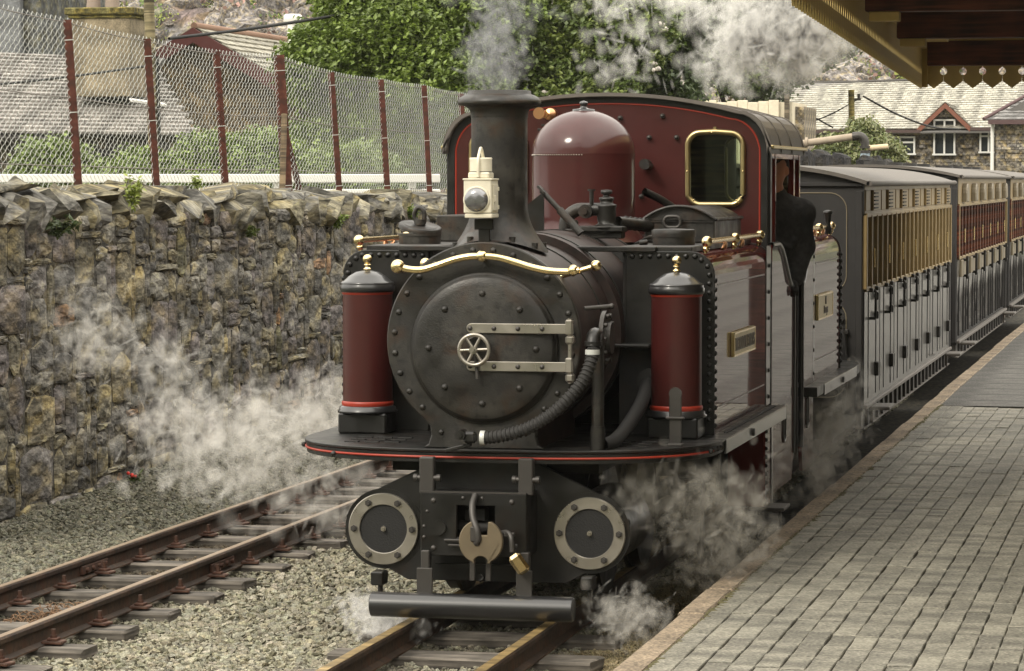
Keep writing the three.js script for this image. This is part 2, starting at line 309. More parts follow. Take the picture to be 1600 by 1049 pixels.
// ---------------------------------------------------------------- platform: edging stones, pavers, asphalt
const PY = 0.15, PX = 1.03;
{
  kind(mesh('ground_slab', bx(14, 0.5, 66, PX + 0.05 + 7, PY - 0.016 - 0.25, -28), M.joint), 'structure').name = 'pavement_base';
  const pf = new THREE.Group(); pf.name = 'platform'; scene.add(pf); kind(pf, 'structure');
  reseed(5);
  for (let z = 4; z > -44;) {
    const L = rr(0.8, 0.95), g = cboxGeo(0.125, 0.3, L - 0.008, 0.009), p = g.attributes.position;
    for (let i = 0; i < p.count; i++) { p.setX(i, p.getX(i) + (hash3(i * 3, Math.round(z * 9), 1) - 0.5) * 0.004); }
    const off = z < -20 ? (z + 20) * (z + 20) * 0.0003 : 0;
    mesh('edging_stone', at(g, PX + 0.063 + rr(-0.006, 0.006) + off, PY - 0.148 + rr(-0.003, 0.003), z - L / 2, 0, rr(-0.004, 0.004), rr(-0.01, 0.01)), M.edging, pf); z -= L;
  }
  const paverMats = [[0.325, 0.308, 0.247], [0.335, 0.316, 0.252], [0.355, 0.333, 0.265], [0.362, 0.34, 0.274], [0.38, 0.355, 0.28]].map((c) => S({ color: C(...c), roughness: 0.7, map: T.concrete, bumpMap: T.grit, bumpScale: 0.0012 }));
  const L = 0.1725, o = [[-0.0495, -L], [0.0495, -L], [0.0495, -0.115], [0.0474, -0.105], [0.0474, 0.105], [0.0495, 0.115], [0.0495, L], [-0.0495, L], [-0.0495, 0.115], [-0.0474, 0.105], [-0.0474, -0.105], [-0.0495, -0.115]];
  const pg = merged(ext(o, 0.06, 0.0035).rotateX(-Math.PI / 2).translate(0, -0.06, 0));
  const pgs = Array.from({ length: 10 }, (_, i) => { const g = pg.clone(), u = g.attributes.uv; for (let k = 0; k < u.count; k++) u.setXY(k, u.getX(k) + i * 0.337, u.getY(k) + i * 0.529); return g; });
  const spots = [];
  for (let c = 0; c < 44; c++) {
    let z = 4 + rr(-0.008, 0.008) + (c * 0.043) % 0.3475; const x = PX + 0.126 + 0.052 + c * 0.101;
    for (; z > -12.75; z -= 0.3475) spots.push([x + rr(-0.0015, 0.0015), z + rr(-0.004, 0.004), clamp(0.45 * hash3(c, Math.round(z * 10), 2) + 0.55 * ((fbm(x * 0.9, z * 0.7, 3, 4) - 0.5) * 2.4 + 0.5), 0, 0.999), rr(-0.0035, 0.003)]);
  }
  const seen = spots.filter(([x, z]) => inSight(x, PY, z, 0.06)).sort((a, b) => b[1] - a[1]), near = new Set(seen.slice(0, 290));
  const rest = [];
  for (const s of spots) {
    const [x, z, h, dy] = s, m = mat4(x, PY + dy, z, rr(-0.006, 0.006), rr(-0.008, 0.008), rr(-0.008, 0.008));
    if (near.has(s)) shared('paver', pgs[Math.floor(h * 9973) % 10], paverMats[Math.floor(h * 5)], pf, m); else rest.push([m, h]);
  }
  for (let k = 0; k < 5; k++) kind(mesh('pavers', rest.filter(([, h]) => Math.floor(h * 5) === k).map(([m]) => pg.clone().applyMatrix4(m)), paverMats[k], pf), 'stuff');
  const ag = new THREE.PlaneGeometry(14, 48, 40, 120).rotateX(-Math.PI / 2).translate(PX + 0.13 + 7, PY - 0.005, -12.92 - 24), ap = ag.attributes.position;
  for (let i = 0; i < ap.count; i++) ap.setY(i, ap.getY(i) + (fbm(ap.getX(i) * 0.7, ap.getZ(i) * 0.5, 4, 3) - 0.5) * 0.01);
  ag.computeVertexNormals(); mesh('asphalt', ag, M.asphalt, pf);
  // moss and dirt in the joints behind the edging
  reseed(15); const moss = [];
  for (let i = 0; i < 900; i++) { const z = rr(-13, 3), s = rr(0.004, 0.014); moss.push(new THREE.Matrix4().compose(V(PX + 0.126 + rr(-0.008, 0.02), PY - 0.004, z), new THREE.Quaternion().setFromEuler(new THREE.Euler(0, rnd() * 6, 0)), V(s, s * 0.5, s * rr(1, 2)))); }
  tag(instanced('moss', new THREE.IcosahedronGeometry(1, 1), S({ color: C(0.09, 0.08, 0.035), roughness: 1 }), moss), 'brown moss and dirt along the joint behind the platform edge', 'moss');
}

// ---------------------------------------------------------------- rubble wall
const WX = -4.1;
const TONES = [[0.2, 0.185, 0.155], [0.23, 0.205, 0.14], [0.17, 0.16, 0.14], [0.26, 0.24, 0.19], [0.22, 0.2, 0.175], [0.19, 0.165, 0.15], [0.29, 0.25, 0.16], [0.27, 0.17, 0.1], [0.15, 0.14, 0.12], [0.24, 0.22, 0.13]];
const wallTex = T.rock.clone(), wallBump = T.rockBump.clone(); wallTex.repeat.set(0.85, 2); wallBump.repeat.set(1.0, 2.5);
const rockMat = S({ color: C(1, 1, 1), vertexColors: true, roughness: 0.92, map: wallTex, bumpMap: wallBump, bumpScale: 0.018 });
const wall = thing('stone_wall', 'mossy grey rubble wall of rough slate stones behind the empty track', 'wall', [WX, 0, 0]);
function rubbleStone(z0, z1, y0, y1, col, deep) {   // an irregular stone whose face looks towards +x
  const g = [], n = 10, cz = (z0 + z1) / 2, cy = (y0 + y1) / 2, hw = (z1 - z0) / 2, hh = (y1 - y0) / 2, ring = [], mid = [], pos = [];
  const e = Math.min(hw, hh), k = rr(7, 22), cut = rr(0, 0.3);
  for (let i = 0; i < n; i++) {
    const a = (i / n) * 6.283 + rr(-0.2, 0.2), c = Math.cos(a), s = Math.sin(a), r = 1 / Math.pow(Math.pow(Math.abs(c), k) + Math.pow(Math.abs(s), k), 1 / k);
    const j = rr(0.95, 1.02);
    ring.push([cz + c * r * hw * j - Math.sign(c) * 0.003, cy + s * r * hh * j - Math.sign(s) * 0.002]);
    mid.push([cz + c * r * (hw - Math.min(0.018, e * 0.2)) * rr(0.88, 1), cy + s * r * (hh - Math.min(0.014, e * 0.2)) * rr(0.88, 1), rr(-0.006, 0.006)]);
  }
  const inner = mid.map(([a, b]) => [lerp(a, cz, rr(0.4, 0.6)), lerp(b, cy, rr(0.4, 0.6)), rr(-0.008, 0.01)]);
  const X0 = -0.1, X1 = deep - 0.004, X2 = deep;
  const P = (x, q) => [x, q[1], q[0]], tri = (a, b, c) => pos.push(...a, ...c, ...b);
  for (let i = 0; i < n; i++) {
    const j = (i + 1) % n, A = P(X0, ring[i]), B = P(X0, ring[j]), A1 = P(X1 + mid[i][2] * 0.5 - 0.006, ring[i]), B1 = P(X1 + mid[j][2] * 0.5 - 0.006, ring[j]), A2 = P(X2 + mid[i][2], mid[i]), B2 = P(X2 + mid[j][2], mid[j]), A3 = P(X2 + inner[i][2] + 0.006, inner[i]), B3 = P(X2 + inner[j][2] + 0.006, inner[j]), O = [X2 + 0.008, cy, cz];
    tri(A, B, B1); tri(A, B1, A1); tri(A1, B1, B2); tri(A1, B2, A2); tri(A2, B2, B3); tri(A2, B3, A3); tri(A3, B3, O);
  }
  const geo = new THREE.BufferGeometry(); geo.setAttribute('position', new THREE.BufferAttribute(new Float32Array(pos), 3)); geo.computeVertexNormals();
  return colored(geo, col);
}
{
  reseed(77);
  mesh('mortar_core', bx(0.5, 2.1, 22, -0.25 - 0.004, 0.75, -14.4), S({ color: C(0.2, 0.175, 0.125), roughness: 1, map: T.rock, bumpMap: T.rockBump, bumpScale: 0.03 }), wall);
  const cell = 0.053, cz = 0.105, z0 = -23, nz = Math.round(19.6 / cz), ny = 38, used = new Uint8Array(nz * ny), stones = [];
  for (let j = 0; j < ny; j++) for (let i = 0; i < nz; i++) {
    if (used[j * nz + i]) continue;
    const y = -0.2 + j * cell, z = z0 + i * cz, big = rnd();
    let w = 1 + Math.floor(rnd() * 4), h = 1 + Math.floor(rnd() * (y > 1.3 ? 2.6 : 4));
    if (big < 0.3) { w = 3 + Math.floor(rnd() * 4); h = 3 + Math.floor(rnd() * 5); } else if (big < 0.4) { w = 1 + Math.floor(rnd() * 2); h = 4 + Math.floor(rnd() * 4); } else if (big < 0.55) { w = 4 + Math.floor(rnd() * 3); h = 1 + Math.floor(rnd() * 2); }
    w = Math.min(w, nz - i); h = Math.min(h, ny - j);
    for (let a = 0; a < w; a++) if (used[j * nz + i + a]) { w = a; break; }
    for (let b = 0; b < h; b++) for (let a = 0; a < w; a++) used[(j + b) * nz + i + a] = 1;
    stones.push([z, z + w * cz, y, y + h * cell, w * h]);
  }
  const vis = stones.filter(([a, b, y0, y1]) => y1 > -0.2 && y0 < 1.84 && inSight(WX, (y0 + y1) / 2, (a + b) / 2, 0.1));
  const scale = ([a, b, y0, y1]) => (b - a) * (y1 - y0) / Math.pow(EYE.z - a, 3);
  const top = new Set([...vis].sort((p, q) => scale(q) - scale(p)).slice(0, 290)), rest = [];
  for (const s of stones) {
    const [a, b, y0, y1] = s; if (y0 > 1.86) continue;
    let col = pick(TONES); const l = rr(1.2, 1.5); if (rnd() < 0.75) col = TONES[Math.floor(rnd() * 6)];
    const g = rubbleStone(a, b, y0, y1, [col[0] * l * 1.1, col[1] * l * 1.07, col[2] * l * 0.97], rr(0.0, 0.022));
    if (top.has(s)) mesh('stone', g, rockMat, wall); else rest.push(g);
  }
  kind(mesh('small_stones', rest, rockMat, wall), 'stuff');
  // coping of tilted slate slabs
  reseed(131);
  const copingMats = [[0.35, 0.32, 0.235], [0.38, 0.335, 0.22], [0.3, 0.275, 0.21], [0.4, 0.345, 0.2]].map((c) => S({ color: C(...c), roughness: 0.85, map: wallTex, bumpMap: wallBump, bumpScale: 0.012 }));
  const slump = (z) => clamp((-z - 4.7) * 0.0085, 0, 0.14);
  function rock(cx, cy, cz, sx, sy, sz, rx, rz) { const pts = []; for (let i = 0; i < 15; i++) { const p = V(rr(-1, 1), rr(-1, 1), rr(-1, 1)); const m = Math.max(Math.abs(p.x), Math.abs(p.y), Math.abs(p.z)); p.multiplyScalar(rr(0.8, 1) / m); pts.push(V(p.x * sx, p.y * sy, p.z * sz)); } return at(new ConvexGeometry(pts), cx, cy, cz, rx, rr(-0.25, 0.25), rz); }
  for (let z = -3.6; z > -20.5;) {                      // leaning shards
    const w = rr(0.2, 0.6), sl = slump(z);
    mesh('coping_stone', rock(-0.14 + rr(-0.05, 0.04), 1.88 - sl + rr(-0.03, 0.03), z - w / 2, 0.24, rr(0.1, 0.15), w * 0.5, rr(-0.45, 0.45), rr(-0.25, 0.05)), pick(copingMats), wall); z -= w * rr(0.5, 0.72);
  }
  for (let z = -3.6; z > -20.5;) {                      // broad caps
    const w = rr(0.6, 1.5), sl = slump(z);
    mesh('coping_stone', rock(-0.26, 1.965 - sl + rr(-0.02, 0.025), z - w / 2, 0.26, rr(0.06, 0.095), w * 0.56, rr(-0.06, 0.06), rr(-0.15, 0.02)), pick(copingMats), wall); z -= w * 0.93;
  }
}

// ---------------------------------------------------------------- chain-link fence on the wall
function wires(lines, r, n = 4) {
  const pos = [], nor = [], A = V(), B = V(), d = V(), u = V(), w = V();
  for (const l of lines) for (let i = 0; i + 1 < l.length; i++) {
    A.set(...l[i]); B.set(...l[i + 1]); d.subVectors(B, A).normalize(); u.set(Math.abs(d.y) > 0.9 ? 1 : 0, Math.abs(d.y) > 0.9 ? 0 : 1, 0).cross(d).normalize(); w.crossVectors(d, u);
    for (let k = 0; k < n; k++) {
      const a0 = (k / n) * 6.2832, a1 = ((k + 1) / n) * 6.2832, n0 = u.clone().multiplyScalar(Math.cos(a0)).addScaledVector(w, Math.sin(a0)), n1 = u.clone().multiplyScalar(Math.cos(a1)).addScaledVector(w, Math.sin(a1));
      const p = (q, nn) => [q.x + nn.x * r, q.y + nn.y * r, q.z + nn.z * r], a = p(A, n0), b = p(A, n1), c = p(B, n1), e = p(B, n0);
      pos.push(...a, ...b, ...c, ...a, ...c, ...e); for (const q of [n0, n1, n1, n0, n1, n0]) nor.push(q.x, q.y, q.z);
    }
  }
  const g = new THREE.BufferGeometry(); g.setAttribute('position', new THREE.BufferAttribute(new Float32Array(pos), 3)); g.setAttribute('normal', new THREE.BufferAttribute(new Float32Array(nor), 3)); return g;
}
{
  reseed(41);
  const FX = -4.42, f = thing('chain_link_fence', 'silver chain link fence on rusty angle posts standing along the wall top', 'fence', [FX, 0, 0]);
  const posts = [[-3.45, 3.3], [-5.25, 3.23], [-7.05, 3.175], [-8.78, 3.117], [-10.55, 3.091], [-12.34, 3.13], [-14.07, 3.04], [-15.87, 3.028], [-17.62, 3.02], [-19.36, 2.985], [-21.1, 2.97]];
  const leanX = (y) => -(y - 1.95) * 0.06, topAt = (z) => { for (let i = 0; i + 1 < posts.length; i++) if (z <= posts[i][0] && z >= posts[i + 1][0]) { const t = (posts[i][0] - z) / (posts[i][0] - posts[i + 1][0]); return lerp(posts[i][1], posts[i + 1][1], t) - 0.02 - 0.012 * Math.sin(t * Math.PI); } return 3; };
  posts.forEach(([z, y], i) => {
    const thick = i === 5, w = thick ? 0.095 : 0.055, h = y - 1.85;
    const o = mesh('fence_post', [bx(w, h, 0.007, 0, h / 2, 0), bx(0.007, h, w, -w / 2 - 0.0035, h / 2, -w / 2 - 0.004)], M.rustPost, f);
    o.position.set(0.02, 1.85, z); o.rotation.z = 0.06 + rr(-0.008, 0.008);
    each('tie_wire', [0.06, 0.46, 0.85].map((k) => bx(w * 1.15, 0.006, 0.022, 0, 0.1 + k * h * 0.98 - 0.02, -0.005)), M.galv, o);
  });
  mesh('brace', [rod([0.03, 1.9, -12.12], [-0.0, 2.62, -12.3], 0.028, 4)], M.timber, f);
  mesh('brace', [rod([-0.02, 1.85, -12.95], [-0.06, 2.6, -12.42], 0.03, 4)], M.rustPost, f);
  for (let b = 0; b + 1 < posts.length; b++) {
    const za = posts[b][0] - 0.03, zb = posts[b + 1][0] + 0.03, lines = []; let ph = 0;
    for (let z = za; z > zb; z -= 0.046, ph++) {
      const yt = topAt(z) + 0.035, l = [];
      let k = 0; for (let y = yt; y > 1.9; y -= 0.0265, k++) l.push([leanX(y) + (k % 2 ? 0.004 : -0.004) + Math.sin(z * 3.1 + y * 2) * 0.006, y, z + ((k + ph) % 2 ? 0.023 : -0.023) + Math.sin(y * 9 + b) * 0.004]);
      lines.push(l);
    }
    mesh('chain_link_panel', wires(lines, 0.002, 4), M.galv, f).userData.kind = 'stuff';
    const wl = []; for (const dy of [0, 0.42, 0.8]) { const l = []; for (let i = 0; i <= 10; i++) { const z = lerp(za, zb, i / 10), y = topAt(z) - dy * (topAt(z) - 1.9); l.push([leanX(y) + 0.006, y, z]); } wl.push(l); }
    mesh('line_wire', wires(wl, 0.0035, 4), M.wire, f);
  }
}
// ---------------------------------------------------------------- the steam engine (double-ended, two boilers, one cab)
const font = await new FontLoader().loadAsync('fonts/droid/droid_serif_bold.typeface.json');
const loco = thing('steam_locomotive', 'dark red and black double-ended narrow gauge steam engine with brass rails arriving at the platform', 'steam engine');
const L = (name, geos, mat, parent = loco) => mesh(name, geos, mat, parent);
const bolt6 = (r, x, y, z) => [cylZ(r, 0.014, x, y, z, 6), cylZ(r * 0.55, 0.024, x, y, z, 8)];
const rivet = (x, y, z, r = 0.0105) => dome(r, r * 0.8, x, y, z, 'z', 8);
// --- guard bar and front frame
L('guard_bar', [lathe([[0, -0.478], [0.05, -0.478], [0.058, -0.472], [0.058, 0.472], [0.05, 0.478], [0, 0.478]], 0, 0, 0, 28).rotateZ(Math.PI / 2).translate(0, 0.092, 0)], M.blackGloss);
for (const s of [-1, 1]) {
  L('bar_hanger', [bx(0.04, 0.2, 0.05, s * 0.235, 0.24, -0.08, 0.004), bx(0.075, 0.12, 0.012, s * 0.235, 0.2, -0.05, 0.003)], M.steelDark);
  L('drain_block', [bx(0.06, 0.065, 0.1, s * 0.5, 0.185, -0.24, 0.006), cylY(0.012, 0.06, s * 0.5 + 0.01, 0.13, -0.22)], M.black);
}
L('front_frame', ext([[-0.25, 0.73], [-0.52, 0.6], [-0.68, 0.47], [-0.68, 0.35], [-0.55, 0.26], [-0.38, 0.17], [0.38, 0.17], [0.55, 0.26], [0.68, 0.35], [0.68, 0.47], [0.52, 0.6], [0.25, 0.73]], 0.03, 0.004).translate(0, 0, -0.345), M.black);
for (const s of [-1, 1]) {
  const cx = s * 0.494, cy = 0.409, z = -0.312;
  const cyl = L('cylinder', [cylZ(0.178, 0.62, cx, cy, z - 0.33, 40), cylZ(0.19, 0.025, cx, cy, z - 0.012, 40)], M.black);
  const ring = []; const hole = arcPts(0, 0, 0.114, 0, 360, 56).slice(0, -1);
  ring.push(ext(arcPts(0, 0, 0.169, 0, 360, 64).slice(0, -1), 0.022, 0.003, [hole]).translate(cx, cy, z));
  L('cylinder_cover', ring, M.steel, cyl);
  L('cover_disc', [cylZ(0.1145, 0.01, cx, cy, z + 0.006, 48)], M.disc, cyl);
  L('cover_stud', [cylZ(0.008, 0.03, cx, cy, z + 0.02, 8), cylZ(0.014, 0.01, cx, cy, z + 0.014, 6)], M.steel, cyl);
  for (let i = 0; i < 6; i++) { const a = i * Math.PI / 3, x = cx + 0.141 * Math.cos(a), y = cy + 0.141 * Math.sin(a); L('cover_bolt', [cylZ(0.0165, 0.012, x, y, z + 0.027, 6), cylZ(0.0095, 0.022, x, y, z + 0.031, 8)], M.steelDark, cyl); }
}
// --- coupler box
const box = L('coupler_box', [
  ext([[-0.262, 0.315], [0.238, 0.315], [0.238, 0.605], [-0.262, 0.605]], 0.02, 0.003, [[[-0.09, 0.4], [-0.09, 0.55], [0.09, 0.55], [0.09, 0.4]]]).translate(0, 0, -0.1),
  bx(0.5, 0.012, 0.26, -0.012, 0.6, -0.235), bx(0.5, 0.012, 0.26, -0.012, 0.322, -0.235), bx(0.012, 0.27, 0.24, -0.256, 0.46, -0.222), bx(0.02, 0.27, 0.24, 0.229, 0.46, -0.222),
], M.black);
each('box_rivet', [[-0.2, 0.57], [-0.2, 0.35], [0.17, 0.57], [0.03, 0.585], [-0.06, 0.585], [0.19, 0.37], [-0.23, 0.52], [-0.245, 0.45], [-0.245, 0.4]].map(([x, y], i) => rivet(x, y, -0.08, i < 3 ? 0.014 : 0.009)), M.steelDark, box);
L('box_boss', [cylZ(0.034, 0.02, -0.172, 0.447, -0.072, 24)], M.black, box);
L('box_lip', [bx(0.5, 0.008, 0.03, -0.012, 0.61, -0.095)], M.steelDark, box);
L('inner_gear', [bx(0.1, 0.06, 0.08, -0.02, 0.5, -0.2, 0.006), cylX(0.03, 0.2, 0, 0.44, -0.2)], M.dark, box);
for (const s of [-1, 1]) {
  L('bracket', [bx(0.07, 0.17, 0.05, s * 0.234 - 0.003, 0.685, -0.12, 0.006)], M.steelDark);
  L('bracket_bolt', [cylX(0.014, 0.13, s * 0.234 - 0.003, 0.672, -0.11, 8), cylX(0.02, 0.016, s * 0.234 - 0.058, 0.672, -0.11, 6), cylX(0.02, 0.016, s * 0.234 + 0.052, 0.672, -0.11, 6)], M.steelDark);
}
{
  const cup = [...arcPts(0, 0, 0.103, -70, 62, 22), [0.035, 0.091], [0.03, 0.03], [-0.03, 0.03], [-0.03, 0.098], ...arcPts(0, 0, 0.103, 108, 250, 22), ...arcPts(0, -0.103, 0.036, 170, 10, 8)];
  L('coupling_cup', ext(cup, 0.03, 0.004).translate(0.045, 0.395, -0.01), M.bronze);
  L('coupling_shank', [bx(0.07, 0.07, 0.1, 0.028, 0.37, -0.06, 0.006), bx(0.09, 0.012, 0.02, -0.1, 0.39, -0.06, 0.003), bx(0.07, 0.012, 0.02, -0.09, 0.367, -0.06, 0.003), bx(0.025, 0.13, 0.02, -0.01, 0.27, -0.06, 0.003), bx(0.025, 0.13, 0.02, 0.065, 0.27, -0.06, 0.003)], M.steelDark);
  L('coupling_hook', [tube([[0.0, 0.6, -0.07], [-0.004, 0.56, -0.03], [0.006, 0.5, 0.0], [0.028, 0.45, 0.02], [0.034, 0.4, 0.022], [0.022, 0.385, 0.012]], 0.016, 20, 8), bx(0.04, 0.07, 0.024, 0.018, 0.43, 0.018, 0.005)], M.steelDark);
  L('weight_arm', [tube([[0.13, 0.43, -0.05], [0.165, 0.435, -0.02], [0.185, 0.41, 0], [0.19, 0.35, 0.005]], 0.013, 12, 6), bx(0.05, 0.02, 0.03, 0.17, 0.425, -0.03, 0.004)], M.steelDark);
  L('brass_weight', [bx(0.062, 0.1, 0.055, 0.224, 0.298, 0.01, 0.014, 0, 0.2, 0.62)], M.brass);
  L('front_links', [bx(0.44, 0.02, 0.03, -0.012, 0.25, -0.24), cylZ(0.012, 0.03, 0.02, 0.22, -0.1, 8), tube([[0.02, 0.235, -0.09], [0.035, 0.215, -0.09], [0.015, 0.2, -0.09]], 0.008, 8, 6)], M.black);
}
// --- running plate
function rpOutline(w, off) {   // seen from above, front towards -y of the shape
  const pts = [], n = 40, hw = w + off;
  for (let i = 0; i <= n; i++) { const a = Math.PI * i / n, c = Math.cos(a), s = Math.sin(a); pts.push([hw * Math.sign(c) * Math.pow(Math.abs(c), 0.72), -1.0 + (0.83 + off) * Math.pow(s, 0.8)]); }
  return pts;   // [x, z]
}
function plateGeo(outline, rear, y0, h) { return ext([...outline.map(([x, z]) => [x, -z]), [-outline[0][0], -rear], [outline[0][0], -rear]].map(([x, y]) => [x, y]), h, 0.003).rotateX(-Math.PI / 2).translate(0, y0, 0); }
{
  const ol = rpOutline(1.02, 0);
  const rp = L('running_plate', [plateGeo(ol, -3.43, 0.787, 0.014), plateGeo(ol.map(([x, z]) => [x * 0.992, z - 0.008]), -3.43, 0.738, 0.048)], M.black);
  const line = rpOutline(1.0145, 0).map(([x, z]) => [x, 0.764, z - 0.004]).filter(([x, y, z]) => z > -0.85);
  L('red_lining', [tube(line, 0.0058, 70, 6)], M.redLine, rp);
  for (const x of [-0.72]) L('plate_bolt', [ball(0.014, x, 0.765, -0.235, 8)], M.black, rp);
  for (const s of [-1, 1]) each('plate_bolt', [0, 1, 2, 3].map((i) => ball(0.013, s * (1.0 + 0.005 * i), 0.766, -0.72 - i * 0.075, 8)), M.dark, rp);
  each('side_valance', [-1, 1].map((s) => bx(0.012, 0.07, 2.35, s * 1.019, 0.76, -2.24, 0.003)), M.blackGloss, rp);
  each('valance_bolt', [-1, 1].map((s) => cylX(0.02, 0.016, s * 1.03, 0.76, -2.0, 10)), M.dark, rp);
  const studs = []; for (let z = -1.4; z > -3.35; z -= 0.075) for (const s of [-1, 1]) studs.push(at(dome(0.012, 0.009, 0, 0, 0, 'y', 6), s * 0.975, 0.801, z)); L('plate_stud', studs, M.black, rp).userData.kind = 'stuff';
  const slots = []; for (const s of [-1, 1]) for (let i = 0; i < 9; i++) slots.push(bx(0.07, 0.006, 0.03, s * (0.5 + (i % 3) * 0.1), 0.803, -0.5 - Math.floor(i / 3) * 0.13, 0.001)); each('tread_block', slots, M.black, rp);
}
// --- smokebox, door and fittings
const SY = 1.302, ZF = -0.24;
{
  const R = 0.462, pts = [...arcPts(0, SY, R, -52, 232, 72)];
  const p0 = pts[0], p1 = pts[pts.length - 1];
  const foot = []; for (let i = 1; i <= 8; i++) { const t = i / 8; foot.push([p1[0] - 0.03 + 0.055 * Math.pow(t - 0.55, 2) * -1 + 0.02 - 0.0 * t, lerp(p1[1], 0.803, t)]); }
  const fl = [[-0.255, 0.9], [-0.25, 0.86], [-0.262, 0.82], [-0.285, 0.803]];
  const out = [...pts, ...fl.map(([x, y]) => [x, y]), ...fl.slice().reverse().map(([x, y]) => [-x, y])];
  const sb = L('smokebox', [cylZ(0.452, 1.0, 0, SY, ZF - 0.54, 64), bx(0.5, 0.5, 0.9, 0, 1.03, ZF - 0.52)], M.barrel);
  L('front_ring', ext(out, 0.045, 0.006).translate(0, 0, ZF - 0.045), M.sooty, sb);
  for (let i = 0; i < 22; i++) { const a = (-47 + i * (274 / 21)) * Math.PI / 180; L('ring_rivet', dome(0.0155, 0.013, Math.cos(a) * 0.425, SY + Math.sin(a) * 0.425, ZF - 0.001, 'z', 10), M.sooty, sb); }
  for (const s of [-1, 1]) L('ring_rivet', dome(0.0135, 0.011, s * 0.2, 0.875, ZF - 0.001, 'z', 10), M.sooty, sb);
  const band = L('smokebox_band', [cylZ(0.458, 0.03, 0, SY, -0.9, 64)], M.sooty, sb);
  const cx = 0.007, cy = 1.271;
  const door = L('smokebox_door', lathe([[0.352, 0], [0.352, 0.012], [0.345, 0.02], [0.338, 0.022], [0.3355, 0.034], [0.325, 0.043], [0.29, 0.05], [0.2, 0.059], [0.1, 0.064], [0, 0.066]], 0, 0, 0, 72).rotateX(Math.PI / 2).translate(cx, cy, ZF), M.sooty);
  for (let i = 0; i < 8; i++) { const a = (i + 0) * Math.PI / 4; if (i === 0 || i === 4) { L('door_rivet', dome(0.0165, 0.0145, cx + 0.255 * Math.cos(a), cy + 0.255 * Math.sin(a), ZF + 0.0535, 'z', 10), M.sooty, door); continue; } L('door_rivet', dome(0.0165, 0.0145, cx + 0.256 * Math.cos(a) * 0.98, cy + 0.256 * Math.sin(a), ZF + 0.0535, 'z', 10), M.sooty, door); }
  for (const y of [1.366, 1.19]) {
    const strap = L('hinge_strap', [ext([...arcPts(-0.04, 0, 0.023, 90, 270, 8), [0.44, -0.023], [0.44, 0.023]], 0.014, 0.003).translate(0, y, ZF + 0.062)], M.steel, door);
    for (const x of [-0.045, 0.068, 0.181, 0.295]) L('strap_rivet', dome(0.012, 0.011, x, y, ZF + 0.0755, 'z', 10), M.steelDark, strap);
    L('hinge_knuckle', [bx(0.035, 0.07, 0.04, 0.42, y + 0.008, ZF + 0.06, 0.006), bx(0.042, 0.042, 0.05, 0.424, y - 0.05, ZF + 0.055, 0.01)], M.steel, strap);
  }
  L('hinge_pin', [cylY(0.011, 0.3, 0.424, 1.265, ZF + 0.06, 10)], M.steel, door);
  const wz = ZF + 0.115, wx = -0.018, wy = 1.268;
  const wheel = L('door_wheel', [new THREE.TorusGeometry(0.07, 0.0095, 10, 40).translate(wx, wy, wz), cylZ(0.018, 0.05, wx, wy, wz, 16), cylZ(0.01, 0.08, wx, wy, wz + 0.005, 10)], M.steel);
  for (let i = 0; i < 6; i++) { const a = i * Math.PI / 3 + 0.05; L('spoke', rod([wx + 0.012 * Math.cos(a), wy + 0.012 * Math.sin(a), wz], [wx + 0.068 * Math.cos(a), wy + 0.068 * Math.sin(a), wz], 0.0075, 8), M.steel, wheel); }
  L('locking_handle', [rod([wx, wy, wz - 0.03], [wx + 0.012, wy - 0.135, wz - 0.02], 0.0085, 8), rod([wx - 0.03, wy + 0.045, wz - 0.035], [wx + 0.02, wy + 0.07, wz - 0.03], 0.008, 8)], M.steelDark, wheel);
  const hz = ZF + 0.075, hr = [[-0.385, 1.648], [-0.33, 1.636], [-0.27, 1.636], [-0.2, 1.656], [-0.12, 1.683], [-0.05, 1.697], [0.02, 1.7], [0.09, 1.694], [0.17, 1.672], [0.25, 1.648], [0.33, 1.633], [0.42, 1.63], [0.47, 1.637]];
  const rail = L('brass_handrail', [tube(hr.map(([x, y]) => [x, y, hz]), 0.0165, 80, 12)], M.brass);
  for (const [x, y, r] of [[0.01, 1.7, 0.027], [-0.39, 1.65, 0.033], [0.44, 1.637, 0.026]]) L('rail_knob', [ball(r, x, y, hz, 18), rod([x, y, hz], [x * 0.97, y - 0.02, ZF], 0.012)], M.brass, rail);
  L('rail_knob', [ball(0.026, 0.5, 1.652, -0.42, 16), rod([0.5, 1.652, -0.42], [0.33, 1.6, -0.42], 0.012)], M.brass, rail);
  L('rail_knob', [ball(0.026, -0.3, 1.66, -0.34, 16), rod([-0.3, 1.66, -0.34], [-0.2, 1.6, -0.34], 0.012)], M.brass, rail);
  L('side_stud', [rod([0.44, 1.45, -0.45], [0.56, 1.46, -0.5], 0.011), ball(0.014, 0.56, 1.46, -0.5, 8)], M.steelDark);
}
